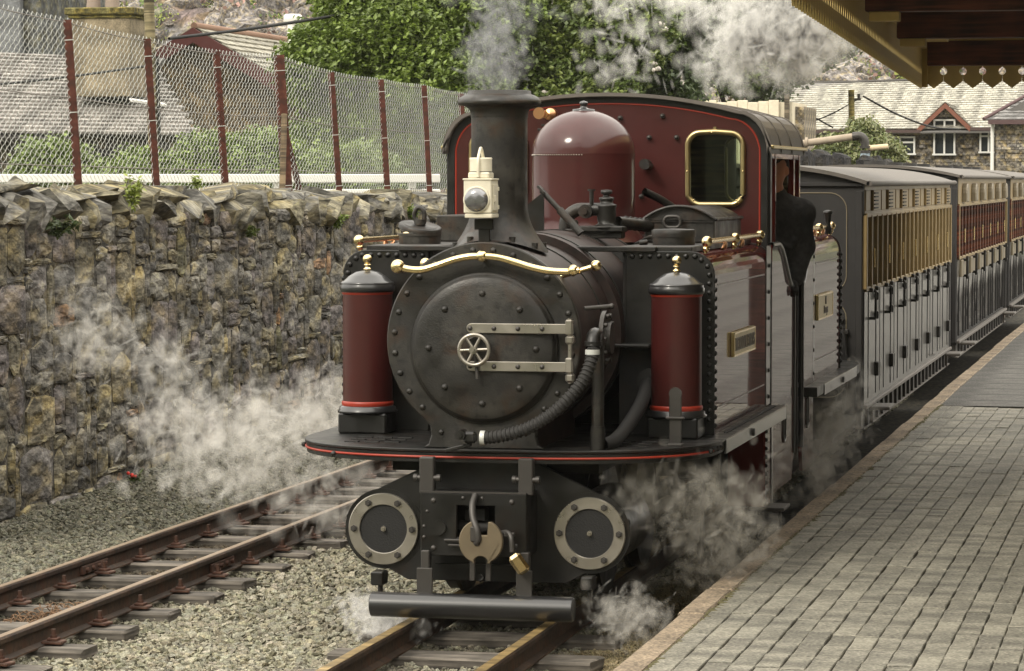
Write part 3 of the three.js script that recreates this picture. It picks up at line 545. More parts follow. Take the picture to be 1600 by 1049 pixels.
// --- chimney and lamp bracket
{
  const prof = [[0.135, 1.86], [0.134, 1.93], [0.1335, 2.345], [0.136, 2.348], [0.136, 2.356], [0.1375, 2.375], [0.146, 2.39], [0.165, 2.402], [0.193, 2.407], [0.199, 2.415], [0.197, 2.43], [0.185, 2.444], [0.165, 2.454], [0.152, 2.458], [0.15, 2.474], [0.138, 2.476], [0.125, 2.47], [0.12, 2.3], [0.12, 1.9]];
  const ch = L('chimney', lathe(prof, 0, 0, -0.6, 56), M.sooty);
  const n = 56, rows = 12, g = new THREE.CylinderGeometry(1, 1, 1, n, rows, true), p = g.attributes.position;
  for (let i = 0; i < p.count; i++) {
    const t = p.getY(i) + 0.5, a = Math.atan2(p.getX(i), p.getZ(i)), r = 0.134 + 0.1 * Math.pow(1 - t, 2.6), x = r * Math.sin(a), z = r * Math.cos(a);
    const base = SY + Math.sqrt(Math.max(0.01, 0.468 * 0.468 - x * x)); p.setXYZ(i, x, lerp(base, 1.95, t), z - 0.6);
  }
  g.computeVertexNormals(); L('chimney_base', g, M.sooty, ch);
  each('base_bolt', [0.5, 1.1, 2.0, 2.7, 3.6, 4.3, 5.2, 5.8].map((a) => { const x = 0.215 * Math.sin(a), z = 0.215 * Math.cos(a); return cylY(0.016, 0.03, x, SY + Math.sqrt(0.468 ** 2 - x * x) + 0.012, z - 0.6, 6); }), M.sooty, ch);
  L('lamp_bracket', [bx(0.09, 0.05, 0.03, -0.022, 1.845, -0.36, 0.004), bx(0.055, 0.1, 0.02, -0.02, 1.775, -0.36, 0.004), bx(0.08, 0.02, 0.1, -0.02, 1.73, -0.38, 0.004)], M.black);
}
// --- sand boxes with brass knobs
for (const s of [-1, 1]) {
  const x = s * 0.775, z = -1.09;
  const sb = L('sand_box', [lathe([[0.123, 0.94], [0.1235, 1.0], [0.123, 1.497]], x, 0, z, 44)], M.maroonMatt);
  L('red_ring', [lathe([[0.123, 1.486], [0.1265, 1.489], [0.1275, 1.497], [0.126, 1.5]], x, 0, z, 44), lathe([[0.124, 0.958], [0.128, 0.955], [0.13, 0.946], [0.127, 0.935]], x, 0, z, 44)], M.redLine, sb);
  L('cap', [lathe([[0.125, 1.498], [0.135, 1.5], [0.138, 1.512], [0.138, 1.528], [0.132, 1.533], [0.134, 1.54], [0.132, 1.548], [0.116, 1.555], [0.095, 1.575], [0.06, 1.597], [0.02, 1.606], [0, 1.608]], x, 0, z, 44)], M.blackGloss, sb);
  L('brass_knob', [lathe([[0, 1.606], [0.019, 1.607], [0.021, 1.613], [0.013, 1.618], [0.011, 1.624], [0.017, 1.63], [0.018, 1.634], [0.011, 1.638]], x, 0, z, 20), ball(0.024, x, 1.66, z, 18)], M.brass, sb);
  L('foot', [lathe([[0.128, 0.935], [0.14, 0.93], [0.142, 0.916], [0.15, 0.912], [0.15, 0.9], [0.13, 0.897]], x, 0, z, 44)], M.blackGloss, sb);
  L('pedestal', [bx(0.245, 0.1, 0.23, x, 0.851, z, 0.008)], M.black, sb);
}
// --- side tanks
const tankShape = (s, x0, x1, y0, y1, r) => s > 0 ? [[x0, y0], [x1, y0], [x1, y1 - r], ...arcPts(x1 - r, y1 - r, r, 0, 90, 8), [x0, y1]] : [[-x1, y0], [-x0, y0], [-x0, y1], ...arcPts(-x1 + r, y1 - r, r, 90, 180, 8)];
function tank(s, z0, z1, rear) {
  const len = z0 - z1, tk = L('side_tank', ext(tankShape(s, 0.5, 0.932, 0.8, 1.694, 0.11), len).translate(0, 0, z1), M.maroonGloss);
  // end plates, riveted
  for (const [z, dir] of rear ? [[z1, -1], [z0, 1]] : [[z0, 1], [z1, -1]]) L('end_plate', ext(tankShape(s, 0.5, 0.94, 0.8, 1.702, 0.118), 0.016, 0.003).translate(0, 0, dir > 0 ? z - 0.002 : z - 0.014), M.black, tk);
  const zf = rear ? z1 : z0, dz = rear ? -1 : 1, fr = [];
  for (let i = 0; i < 8; i++) fr.push([0.53 + i * 0.0445, 1.677]); fr.push([0.873, 1.66], [0.904, 1.63], [0.914, 1.588]);
  for (let y = 1.545; y > 0.86; y -= 0.0445) fr.push([0.914, y]);
  for (const [x, y] of fr) { const g = dome(0.0145, 0.0125, 0, 0, 0, 'z', 8); if (dz < 0) g.rotateY(Math.PI); L('rivet', g.translate(s * x, y, zf + dz * 0.0135), M.black, tk); }
  for (let y = 1.56; y > 0.83; y -= 0.0445) L('side_rivet', dome(0.0145, 0.0125, s * 0.9395, y, zf + dz * 0.002, s > 0 ? 'x' : '-x', 8), M.black, tk);
  // black band next to the cab, with sparse studs
  const zb = rear ? z0 - 0.06 : z1 + 0.09;
  L('black_band', [bx(0.004, 0.88, rear ? 0.1 : 0.2, s * 0.934, 1.25, zb)], M.blackGloss, tk);
  for (let y = 1.58; y > 0.85; y -= 0.145) L('stud', dome(0.013, 0.01, s * 0.937, y, zb + 0.02, s > 0 ? 'x' : '-x', 8), M.black, tk);
  // thin cream lining on the red panel
  const zA = rear ? z1 + 0.12 : z0 - 0.14, zB = rear ? z0 - 0.18 : z1 + 0.26;
  each('panel_lining', [1.535, 0.93].map((y) => bx(0.002, 0.007, Math.abs(zA - zB), s * 0.9335, y, (zA + zB) / 2)), M.maroonMatt, tk);
  // brass rails with balls on the tank edge
  const hy = 1.748, hx = s * 0.885, rl = L('tank_rail', [rod([hx, hy, z0 - 0.09], [hx, hy, z1 + 0.09], 0.0145, 12)], M.brass, tk);
  for (let i = 0; i < 3; i++) { const z = lerp(z0 - 0.09, z1 + 0.09, i / 2); L('rail_ball', [ball(0.028, hx, hy, z, 16), rod([hx, hy, z], [hx + s * -0.01, 1.69, z], 0.011), ball(0.017, hx - s * 0.004, 1.712, z, 12)], M.brass, rl); }
  each('rail_scroll', [0.32, 0.62].map((k) => tube([[hx, 1.7, lerp(z0, z1, k) + 0.07], [hx + s * 0.01, 1.73, lerp(z0, z1, k) + 0.02], [hx, 1.705, lerp(z0, z1, k) - 0.03], [hx - s * 0.01, 1.73, lerp(z0, z1, k) - 0.08]], 0.009, 14, 6)), M.copper, rl);
  return tk;
}
const tanks = [tank(-1, -1.255, -3.42, false), tank(1, -1.255, -3.42, false), tank(-1, -5.43, -7.03, true), tank(1, -5.43, -7.03, true)];
L('tank_top', [bx(0.37, 0.028, 2.14, -0.64, 1.711, -2.33, 0.004), bx(0.37, 0.028, 2.14, 0.64, 1.711, -2.33, 0.004), bx(1.3, 0.026, 0.05, 0.0, 1.712, -1.245, 0.004)], M.sooty);
L('gap_shade_sheet', [bx(1.0, 0.9, 0.03, 0, 1.25, -1.9), bx(0.02, 0.9, 0.66, 0.49, 1.25, -1.59), bx(0.02, 0.9, 0.66, -0.49, 1.25, -1.59)], M.dark);  // dark sheets closing the gaps beside the boiler, standing in for shade
L('shelf', [bx(0.2, 0.014, 0.16, 0.54, 1.243, -1.17, 0.003)], M.black);
L('lower_plate', [bx(0.22, 0.42, 0.02, 0.58, 1.01, -1.22, 0.003)], M.dark);
// --- name plates
function plate(z0, z1, y0, y1, lines) {
  const p = L('name_plate', [bx(0.016, y1 - y0, z0 - z1, 0.94, (y0 + y1) / 2, (z0 + z1) / 2, 0.003)], M.oldBrass);
  const field = L('plate_field', [bx(0.002, y1 - y0 - 0.026, z0 - z1 - 0.03, 0.949, (y0 + y1) / 2, (z0 + z1) / 2)], S({ color: C(0.6, 0.5, 0.29), metalness: 0.4, roughness: 0.45 }), p);
  const g = [];
  for (const [txt, h, yc] of lines) {
    const t = new TextGeometry(txt, { font, size: h, depth: 0.005, curveSegments: 3, bevelEnabled: false }); t.computeBoundingBox(); const b = t.boundingBox;
    const sx = Math.min(1, (z0 - z1 - 0.07) / (b.max.x - b.min.x));
    g.push(t.translate(-(b.max.x + b.min.x) / 2, -(b.max.y + b.min.y) / 2, 0).scale(lines.length === 1 ? (z0 - z1 - 0.07) / (b.max.x - b.min.x) : sx, 1, 1).rotateY(Math.PI / 2).translate(0.949, yc, (z0 + z1) / 2));
  }
  L('lettering', g, S({ color: C(0.1, 0.075, 0.04), roughness: 0.5 }), p);
  L('plate_rim', [bx(0.006, 0.009, z0 - z1, 0.95, y1 - 0.006, (z0 + z1) / 2), bx(0.006, 0.009, z0 - z1, 0.95, y0 + 0.006, (z0 + z1) / 2), bx(0.006, y1 - y0 - 0.02, 0.012, 0.95, (y0 + y1) / 2, z0 - 0.006), bx(0.006, y1 - y0 - 0.02, 0.012, 0.95, (y0 + y1) / 2, z1 + 0.006)], M.brass, p);
}
plate(-1.86, -2.66, 1.15, 1.277, [['MERDDIN EMRYS', 0.066, 1.2135]]);
plate(-5.62, -6.45, 1.175, 1.335, [['M', 0.05, 1.29], ['Emrys', 0.05, 1.225]]);
// --- boilers, dome, fittings
L('boiler', [cylZ(0.492, 2.3, 0, SY, -2.3, 56), cylZ(0.492, 2.2, 0, SY, -6.3, 40)], M.barrel);
each('boiler_band', [-1.3, -1.95, -2.5].map((z) => cylZ(0.497, 0.04, 0, SY, z, 56)), M.sooty);
{
  const R = 0.279, prof = [[R + 0.06, 1.72], [R + 0.02, 1.78], [R, 1.84], [R, 2.182], [R + 0.0015, 2.186], [R + 0.0015, 2.194]];
  const d = L('steam_dome', lathe(prof, 0, 0, -2.76, 56), M.maroon);
  L('dome_cap', lathe([[R + 0.001, 2.194], ...arcPts(0, 2.194, R, 2, 78, 16, 0.236), [0.055, 2.428]], 0, 0, -2.76, 56), M.maroon, d);
  L('dome_boss', lathe([[0.062, 2.424], [0.06, 2.434], [0.03, 2.437], [0.018, 2.442], [0.016, 2.455], [0.024, 2.462], [0.022, 2.472], [0.01, 2.478], [0, 2.48]], 0, 0, -2.76, 24), M.blackGloss, d);
  L('seam_rivet', Array.from({ length: 30 }, (_, i) => { const a = i * 0.05 - 1.3; return ball(0.004, (R + 0.001) * Math.sin(a), 2.186, -2.76 + (R + 0.001) * Math.cos(a), 6); }), M.steel, d).userData.kind = 'stuff';
}
L('blast_lever', [rod([-0.02, 2.0, -1.7], [0.09, 1.885, -1.7], 0.014, 4), rod([0.075, 1.9, -1.7], [0.19, 1.78, -1.68], 0.021, 8), bx(0.05, 0.012, 0.06, -0.018, 2.004, -1.7, 0.002, 0, 0, -0.8)], M.sooty);
L('lever_quadrant', [ext([[-0.2, 1.76], [-0.14, 1.9], [-0.03, 1.985], [-0.02, 1.97], [-0.02, 1.76]], 0.012).translate(0, 0, -1.78)], M.black);
{
  const x = 0.26, z = -2.02, v = L('safety_valve', [lathe([[0.075, 1.78], [0.075, 1.8], [0.095, 1.803], [0.095, 1.815], [0.06, 1.818], [0.045, 1.83], [0.05, 1.85], [0.05, 1.91], [0.054, 1.913], [0.054, 1.925], [0.036, 1.93], [0.034, 1.945], [0.04, 1.95], [0.04, 1.962], [0.018, 1.966], [0.018, 1.978], [0.03, 1.982], [0.03, 2.0], [0, 2.002]], x, 0, z, 8)], M.sooty);
  L('spindle', [cylY(0.011, 0.12, x - 0.075, 1.945, z + 0.02, 8), cylY(0.02, 0.01, x - 0.075, 2.0, z + 0.02, 10)], M.sooty, v);
  L('elbow_pipe', [tube([[0.04, 1.76, z], [0.05, 1.85, z], [0.1, 1.895, z], [0.16, 1.9, z], [0.24, 1.9, z]], 0.034, 24, 12)], M.sooty, v);
  L('union', [cylZ(0.036, 0.06, x - 0.1, 1.89, z + 0.04, 16), cylZ(0.016, 0.03, x - 0.1, 1.89, z + 0.08, 8), cylZ(0.018, 0.05, x - 0.16, 1.83, z + 0.05, 8)], M.sooty, v);
  L('flange', [bx(0.24, 0.03, 0.16, x - 0.02, 1.8, z, 0.006), bx(0.3, 0.05, 0.1, x - 0.06, 1.775, z, 0.006)], M.sooty, v);
  const path = [[0.32, 1.835, z], [0.46, 1.81, -2.3], [0.62, 1.77, -2.8], [0.62, 1.76, -3.3]];
  L('steam_pipe', [tube(path, 0.03, 40, 12), ...Array.from({ length: 16 }, (_, i) => { const c = new THREE.CatmullRomCurve3(path.map((p) => V(...p))).getPointAt(0.05 + i * 0.03); return at(new THREE.TorusGeometry(0.03, 0.007, 6, 12), c.x, c.y, c.z, 0, 0.9, 0); })], M.sooty);
  L('blow_pipe', [tube([[0.3, 1.99, -2.95], [0.4, 1.93, -3.05], [0.5, 1.84, -3.1], [0.52, 1.72, -3.1]], 0.022, 18, 8), tube([[0.4, 1.72, -2.1], [0.5, 1.76, -2.0], [0.55, 1.73, -1.95]], 0.01, 12, 6)], M.sooty);
}
{
  // water fillers, tool boxes
  for (const s of [-1, 1]) {
    const tilt = s < 0 ? 0.17 : 0, f = L('filler', [cylY(0.107, 0.05, s * 0.66, 1.748, -1.72, 36), cylY(0.112, 0.012, s * 0.66, 1.772, -1.72, 36)], M.sooty);
    const lid = lathe([[0.112, 0], [0.112, 0.02], [0.1, 0.026], [0.088, 0.022], [0.085, 0.026], [0, 0.03]], 0, 0, 0, 36);
    L('filler_lid', lid.rotateX(s < 0 ? 0.16 : 0).rotateZ(s < 0 ? -0.17 : 0).translate(s * 0.66, s < 0 ? 1.797 : 1.778, -1.72), M.sooty, f);
    L('lid_handle', [s < 0 ? tube([[-0.665, 1.83, -1.7], [-0.685, 1.87, -1.7], [-0.665, 1.91, -1.7], [-0.635, 1.89, -1.7], [-0.635, 1.83, -1.7]], 0.012, 24, 8, true) : rod([0.54, 1.74, -1.63], [0.5, 1.735, -1.62], 0.014)], M.sooty, f);
    if (s < 0) L('lid_clamp', [cylY(0.03, 0.03, -0.655, 1.835, -1.7, 12)], M.sooty, f);
  }
  const prof = [[0.42, 1.725], [0.79, 1.725], [0.79, 1.85], ...arcPts(0.605, 1.78, 0.21, 30, 150, 14, 0.135).map(([x, y]) => [x, y]), [0.42, 1.85]];
  const tb = L('tool_box', ext(prof, 1.0, 0.006).translate(0, 0, -3.25), M.sooty);
  L('box_lid_edge', [tube([[0.405, 1.84, -2.235], [0.47, 1.882, -2.235], [0.54, 1.908, -2.235], [0.605, 1.915, -2.235], [0.67, 1.908, -2.235], [0.74, 1.882, -2.235], [0.8, 1.845, -2.235]], 0.009, 30, 6), bx(0.375, 0.006, 0.01, 0.605, 1.835, -2.246), rod([0.797, 1.846, -2.24], [0.797, 1.846, -3.25], 0.01, 6)], M.sooty, tb);
  L('box_handle', [tube(rrect(0.53, 1.805, 0.615, 1.862, 0.025, 4).map(([x, y]) => [x, y, -2.215]), 0.009, 40, 8, true)], M.steelDark, tb);
  const tl = L('tool_box', [bx(0.36, 0.14, 0.9, -0.53, 1.795, -2.75, 0.006)], M.sooty);
}
// --- cab
{
  const outline = (x, yb, r, apex, inset = 0) => { const a = [], X = x - inset, top = apex - inset, n = 18, roof = (q) => top - 0.115 * Math.pow(Math.abs(q) / 0.8, 2.1);
    a.push([X, yb], [X, 2.2]); const xe = X - 0.17, ye = roof(xe); for (let i = 1; i <= 7; i++) { const t = i / 7 * Math.PI / 2; a.push([X - 0.17 * (1 - Math.cos(t)) , 2.2 + (ye - 2.2) * Math.sin(t)]); } for (let i = 1; i < n; i++) { const q = lerp(xe, -xe, i / n); a.push([q, roof(q)]); } for (let i = 7; i >= 0; i--) { const t = i / 7 * Math.PI / 2; a.push([-X + 0.17 * (1 - Math.cos(t)), 2.2 + (ye - 2.2) * Math.sin(t)]); } a.push([-X, yb]); return a; };
  const O = outline(0.91, 1.3, 0.2, 2.522);
  const win = (s) => { const w = [...arcPts(0.535, 1.985, 0.07, 185, 270, 6), ...arcPts(0.705, 1.985, 0.07, 270, 355, 6), ...arcPts(0.7, 2.24, 0.075, 0, 82, 7), [0.615, 2.321], ...arcPts(0.535, 2.245, 0.072, 96, 180, 7)]; return s > 0 ? w : w.map(([x, y]) => [-x, y]).reverse(); };
  const cab = L('cab', [ext(O, 0.02, 0, [win(1), win(-1)]).translate(0, 0, -3.47)], M.maroonMatt);
  L('rear_sheet', [ext(O, 0.02, 0, [win(1), win(-1)]).translate(0, 0, -4.9)], M.maroonMatt, cab);
  // black border and red line
  const inner = outline(0.91, 1.3, 0.2, 2.522, 0.034);
  L('black_border', [ext([...O, ...inner.slice().reverse()], 0.006).translate(0, 0, -3.452)], M.black, cab);
  L('red_lining', [tube(outline(0.91, 1.4, 0.2, 2.522, 0.043).map(([x, y]) => [x, y, -3.45]), 0.0048, 160, 5, false, 0.2)], M.redLine, cab);
  for (const s of [-1, 1]) {
    const f = tube(win(s).map(([x, y]) => [x * 1.0, y, -3.437]), 0.0165, 90, 8, true, 0.3), w = L('cab_window', [f], M.oldBrass, cab);
    L('window_glass', [ext(win(s), 0.004).translate(0, 0, -3.462)], M.glass, w);
    each('frame_screw', [[0.462, 2.1], [0.776, 2.1], [0.6, 2.318], [0.5, 1.94], [0.74, 1.94]].map(([x, y]) => ball(0.006, s * x, y, -3.421, 6)), M.brass, w);
    if (s > 0) { L('window_hinge', [bx(0.02, 0.02, 0.012, 0.617, 2.34, -3.44, 0.003), bx(0.03, 0.01, 0.012, 0.66, 1.9, -3.44, 0.002)], M.brass, w); }
    const rw = L('cab_window', [tube(win(s).map(([x, y]) => [x, y, -4.92]), 0.014, 60, 6, true, 0.3)], M.oldBrass, cab); L('window_glass', [ext(win(s), 0.004).translate(0, 0, -4.888)], M.glass, rw);
  }
  // roof sheet with ribs
  const ro = outline(0.93, 2.23, 0.2, 2.535), ri = outline(0.93, 2.23, 0.2, 2.535, 0.018);
  const roof = L('cab_roof', [ext([...ro, ...ri.slice().reverse()], 1.62).translate(0, 0, -5.03)], M.coachRoof, cab);
  for (const z of [-3.42, -3.9, -4.4, -4.98]) { const a = outline(0.937, 2.235, 0.2, 2.541), b = outline(0.937, 2.235, 0.2, 2.541, 0.02); L('roof_rib', ext([...a, ...b.slice().reverse()], 0.035).translate(0, 0, z - 0.017), M.coachRoof, roof); }
  each('gutter', [-1, 1].map((s) => bx(0.03, 0.02, 1.6, s * 0.935, 2.236, -4.22, 0.004)), M.oldBrass, roof);
  // corner posts and side frames
  for (const s of [-1, 1]) {
    L('corner_post', [bx(0.05, 0.95, 0.07, s * 0.9, 1.76, -3.5, 0.006)], M.black, cab);
    L('side_post', [bx(0.035, 0.62, 0.05, s * 0.905, 1.92, -3.72, 0.004), bx(0.035, 0.62, 0.07, s * 0.905, 1.92, -4.58, 0.004), bx(0.035, 0.62, 0.06, s * 0.905, 1.92, -4.85, 0.004), bx(0.03, 0.06, 1.4, s * 0.905, 2.2, -4.2, 0.004)], M.maroonGloss, cab);
    L('side_pane', [bx(0.006, 0.5, 0.18, s * 0.905, 1.92, -3.61)], M.glass, cab);
    // sweeping side sheets with a doorway between them, down to the steps
    const sweep = (z0, z1, zt) => { const p = [[z0, 0.30], [z0, 1.69]]; for (let i = 0; i <= 10; i++) { const t = i / 10, k = t * t * (3 - 2 * t); p.push([lerp(z0 + (zt - z0) * 0.3, zt, t), 1.69 - 0.27 * k]); } p.push([zt, 0.42], [zt - (zt - z0) * 0.08, 0.30]); return p; };
    const mk = (z0, zt) => { const p = sweep(z0, 0, zt); const hole = rrect(-0.045, 0.55, 0.045, 0.76, 0.04).map(([a, b]) => [a + lerp(z0, zt, 0.55), b]); return ext(p, 0.02, 0, [hole]).rotateY(-Math.PI / 2); };
    // shape x runs along z: turn so that shape x becomes world z
    for (const [z0, zt] of [[-3.44, -4.44], [-5.44, -4.86]]) {
      const g = mk(z0, zt).translate(s > 0 ? 0.94 : -0.92, 0, 0);
      const sh = L('cab_side_sheet', g, M.maroonGloss, cab);
      const e = sweep(z0, 0, zt).slice(1, 13).map(([z, y]) => [s * 0.936, y, z]);
      L('sheet_edge', [tube([...e, [s * 0.936, 0.45, zt]], 0.016, 50, 8, false, 0.2)], M.blackGloss, sh);
      L('step_hole_rim', [tube(rrect(-0.045, 0.55, 0.045, 0.76, 0.04).map(([a, b]) => [s * 0.942, b, a + lerp(z0, zt, 0.55)]), 0.008, 40, 6, true)], M.blackGloss, sh);
    }
    L('door_pillar', [rod([s * 0.94, 0.4, -4.56], [s * 0.94, 1.45, -4.56], 0.012), bx(0.02, 1.0, 0.16, s * 0.915, 0.9, -4.66)], M.black, cab);
  }
  L('cab_floor', [bx(1.8, 0.05, 2.0, 0, 0.55, -4.43)], M.dark, cab);
  L('cab_interior', [bx(0.7, 0.9, 1.2, -0.25, 1.2, -4.3, 0.02), cylZ(0.26, 1.0, -0.3, 1.75, -4.3, 20)], M.dark, cab);  // black-painted filler block, its near-black also standing in for inside shade
  L('cab_lining', [ext(outline(0.885, 1.3, 0.2, 2.5), 0.01, 0, [win(1), win(-1)]).translate(0, 0, -4.872)], S({ color: C(0.3, 0.24, 0.13), roughness: 0.6, map: T.wood }), cab);
  // studs and fittings on the front sheet
  for (const [x, y] of [[0.32, 2.41], [0.245, 2.29], [0.40, 2.29], [0.2, 1.96], [0.08, 2.4]]) L('sheet_stud', [cylZ(0.014, 0.025, x, y, -3.44, 8), ball(0.011, x, y, -3.425, 8)], M.steelDark, cab);
  L('washout_plug', [cylZ(0.03, 0.09, 0.23, 2.14, -3.4, 10), cylZ(0.018, 0.14, 0.25, 2.13, -3.38, 8)], M.sooty, cab);
  const wh = L('whistle', [cylZ(0.033, 0.02, -0.355, 2.425, -3.3, 24), cylZ(0.022, 0.12, -0.33, 2.42, -3.37, 16), lathe([[0, 0], [0.034, 0], [0.036, 0.06], [0.03, 0.075], [0, 0.08]], 0, 0, 0, 20).rotateX(Math.PI / 2).translate(-0.3, 2.42, -3.4)], M.copper, cab);
  L('whistle_bracket', [bx(0.07, 0.014, 0.05, -0.33, 2.36, -3.42, 0.003), bx(0.09, 0.014, 0.05, -0.34, 2.335, -3.42, 0.003), bx(0.09, 0.014, 0.05, -0.34, 2.312, -3.42, 0.003)], M.sooty, cab);
}
// --- rear end of the engine
{
  const ol = rpOutline(1.02, 0).map(([x, z]) => [x, z]);
  const rear = plateGeo(ol, -3.43, 0.742, 0.058).rotateY(Math.PI).translate(0, 0, -8.4);
  const rp = L('running_plate', [rear], M.black);
  each('side_valance', [-1, 1].map((s) => bx(0.012, 0.07, 1.95, s * 1.019, 0.765, -6.3, 0.003)), M.blackGloss, rp);
  each('valance_bolt', [-1, 1].map((s) => cylX(0.02, 0.016, s * 1.03, 0.765, -6.35, 10)), M.dark, rp);
  const ch = L('chimney', [lathe([[0.23, 1.74], [0.15, 1.86], [0.134, 1.95], [0.1335, 2.35], [0.16, 2.4], [0.195, 2.41], [0.195, 2.43], [0.15, 2.47], [0.12, 2.47], [0.12, 1.9]], 0, 0, -7.75, 36)], M.sooty);
  L('steam_dome', [lathe([[0.3, 1.75], [0.279, 1.84], [0.279, 2.19], ...arcPts(0, 2.194, 0.279, 2, 88, 12, 0.236)], 0, 0, -5.75, 36)], M.maroon);
  each('sand_box', [-1, 1].map((s) => lathe([[0.12, 0.8], [0.123, 1.5], [0.138, 1.52], [0.13, 1.55], [0.06, 1.6], [0.02, 1.61]], s * 0.775, 0, -7.25, 24)), M.maroonMatt);
  L('lamp_finial', [lathe([[0.02, 1.7], [0.025, 1.73], [0.016, 1.76], [0.022, 1.8], [0.024, 1.83], [0.034, 1.835], [0.03, 1.85], [0.012, 1.856], [0, 1.858]], 0.9, 0, -6.6, 20)], M.black);
  L('smokebox', [cylZ(0.452, 1.0, 0, SY, -7.6, 40)], M.barrel);
}
// --- chassis, wheels, steps, hoses below and beside
L('chassis', [bx(0.5, 0.5, 2.9, 0, 0.48, -1.9), bx(1.0, 0.06, 2.9, 0, 0.7, -1.95), bx(0.5, 0.5, 2.9, 0, 0.48, -6.6), bx(0.9, 0.25, 2.2, 0, 0.55, -4.3)], M.dark);
for (const z of [-1.35, -2.45, -6.0, -7.1]) for (const s of [-1, 1]) { const w = L('wheel', [cylX(0.33, 0.07, s * 0.36, 0.332, z, 36), cylX(0.35, 0.02, s * 0.325, 0.335, z, 36), cylX(0.08, 0.12, s * 0.39, 0.332, z, 16)], M.black); L('coupling_rod', [bx(0.025, 0.07, 1.0, s * 0.45, 0.3, z - 0.4, 0.006)], M.steelDark, w); }
for (const s of [-1, 1]) {
  const st = L('ash_pan', [bx(0.03, 0.48, 0.3, s * 0.93, 0.5, -3.28, 0.004), bx(0.2, 0.48, 0.02, s * 0.84, 0.5, -3.12, 0.004)], M.maroonGloss);
  each('pan_rivet', Array.from({ length: 10 }, (_, i) => dome(0.013, 0.011, s * 0.946, 0.72 - i * 0.047, -3.16, s > 0 ? 'x' : '-x', 8)), M.black, st);
  L('pan_band', [bx(0.006, 0.48, 0.07, s * 0.947, 0.5, -3.4)], M.blackGloss, st);
  L('step', [bx(0.2, 0.02, 0.28, s * 0.95, 0.245, -3.27, 0.004), rod([s * 0.99, 0.24, -3.42], [s * 0.99, 0.05, -3.42], 0.01, 6)], M.steelDark, st);
  if (s > 0) L('drain_pipe', [tube([[s * 0.84, 0.64, -0.75], [s * 0.93, 0.64, -0.78], [s * 0.95, 0.6, -0.8], [s * 0.95, 0.45, -0.8], [s * 0.94, 0.22, -0.8]], 0.014, 24, 6), bx(0.06, 0.012, 0.02, s * 0.91, 0.6, -0.78)], M.steelDark);
  L('hanging_link', [bx(0.05, 0.06, 0.05, s * 0.86, 0.2, -2.2, 0.01), tube([[s * 0.8, 0.22, -2.2], [s * 0.88, 0.2, -2.2], [s * 0.92, 0.15, -2.2], [s * 0.9, 0.1, -2.2]], 0.015, 12, 6)], M.steelDark);
}
function hose(name, pts, r, pitch, parent) {
  const c = new THREE.CatmullRomCurve3(pts.map((p) => V(...p))), len = c.getLength(), n = Math.round(len / pitch), g = [new THREE.TubeGeometry(c, 60, r, 12)], Z = V(0, 0, 1);
  for (let i = 1; i < n; i++) { const p = c.getPointAt(i / n), t = c.getTangentAt(i / n); g.push(new THREE.TorusGeometry(r, pitch * 0.26, 5, 14).applyQuaternion(new THREE.Quaternion().setFromUnitVectors(Z, t)).translate(p.x, p.y, p.z)); }
  return L(name, g, M.rubber, parent);
}
{
  const h = hose('brake_hose', [[0.532, 1.3, -0.2], [0.53, 1.23, -0.15], [0.5, 1.14, -0.12], [0.44, 1.06, -0.1], [0.35, 0.975, -0.09], [0.24, 0.91, -0.09], [0.12, 0.875, -0.09], [0.02, 0.862, -0.1]], 0.027, 0.021);
  L('hose_clip', [cylY(0.034, 0.022, 0.531, 1.262, -0.165, 20), cylX(0.034, 0.022, 0.03, 0.863, -0.1, 20)], M.galv, h);
  L('hose_elbow', [tube([[0.531, 1.28, -0.18], [0.531, 1.325, -0.2], [0.53, 1.335, -0.25], [0.53, 1.3, -0.3]], 0.036, 16, 12), cylY(0.042, 0.02, 0.531, 1.3, -0.19, 16)], M.black, h);
  L('hose_coupling', [bx(0.06, 0.055, 0.05, -0.03, 0.865, -0.1, 0.012), cylZ(0.024, 0.07, -0.07, 0.878, -0.09, 16), cylZ(0.011, 0.09, -0.07, 0.878, -0.09, 10), bx(0.12, 0.018, 0.05, -0.09, 0.815, -0.12, 0.004, 0, 0, 0.25)], M.black, h);
  L('brake_pipe', [tube([[0.53, 1.31, -0.3], [0.53, 1.1, -0.31], [0.53, 0.9, -0.31], [0.53, 0.83, -0.31]], 0.029, 12, 12), cylY(0.036, 0.09, 0.53, 0.845, -0.31, 16), cylY(0.034, 0.02, 0.53, 0.9, -0.31, 16)], M.sooty, h);
  L('side_hose', [tube([[0.55, 0.822, -0.31], [0.585, 0.83, -0.42], [0.61, 0.88, -0.62], [0.63, 0.97, -0.9], [0.625, 1.06, -1.16]], 0.034, 30, 12), cylZ(0.06, 0.05, 0.63, 1.07, -1.17, 20)], M.rubber, h);
  L('steam_flange', [cylX(0.13, 0.02, 0.49, 1.3, -0.72, 32), cylX(0.075, 0.05, 0.5, 1.3, -0.72, 24), ...Array.from({ length: 10 }, (_, i) => cylX(0.012, 0.02, 0.505, 1.3 + 0.11 * Math.sin(i * 0.628), -0.72 + 0.11 * Math.cos(i * 0.628), 6))], M.steelDark);
  L('lamp_iron', [bx(0.06, 0.25, 0.012, 0.845, 0.925, -0.62, 0.004), bx(0.09, 0.012, 0.02, 0.845, 0.93, -0.61, 0.003), bx(0.07, 0.012, 0.06, 0.85, 0.806, -0.6, 0.003), cylZ(0.03, 0.017, 0.845, 1.045, -0.62, 16)], M.steelDark);
}
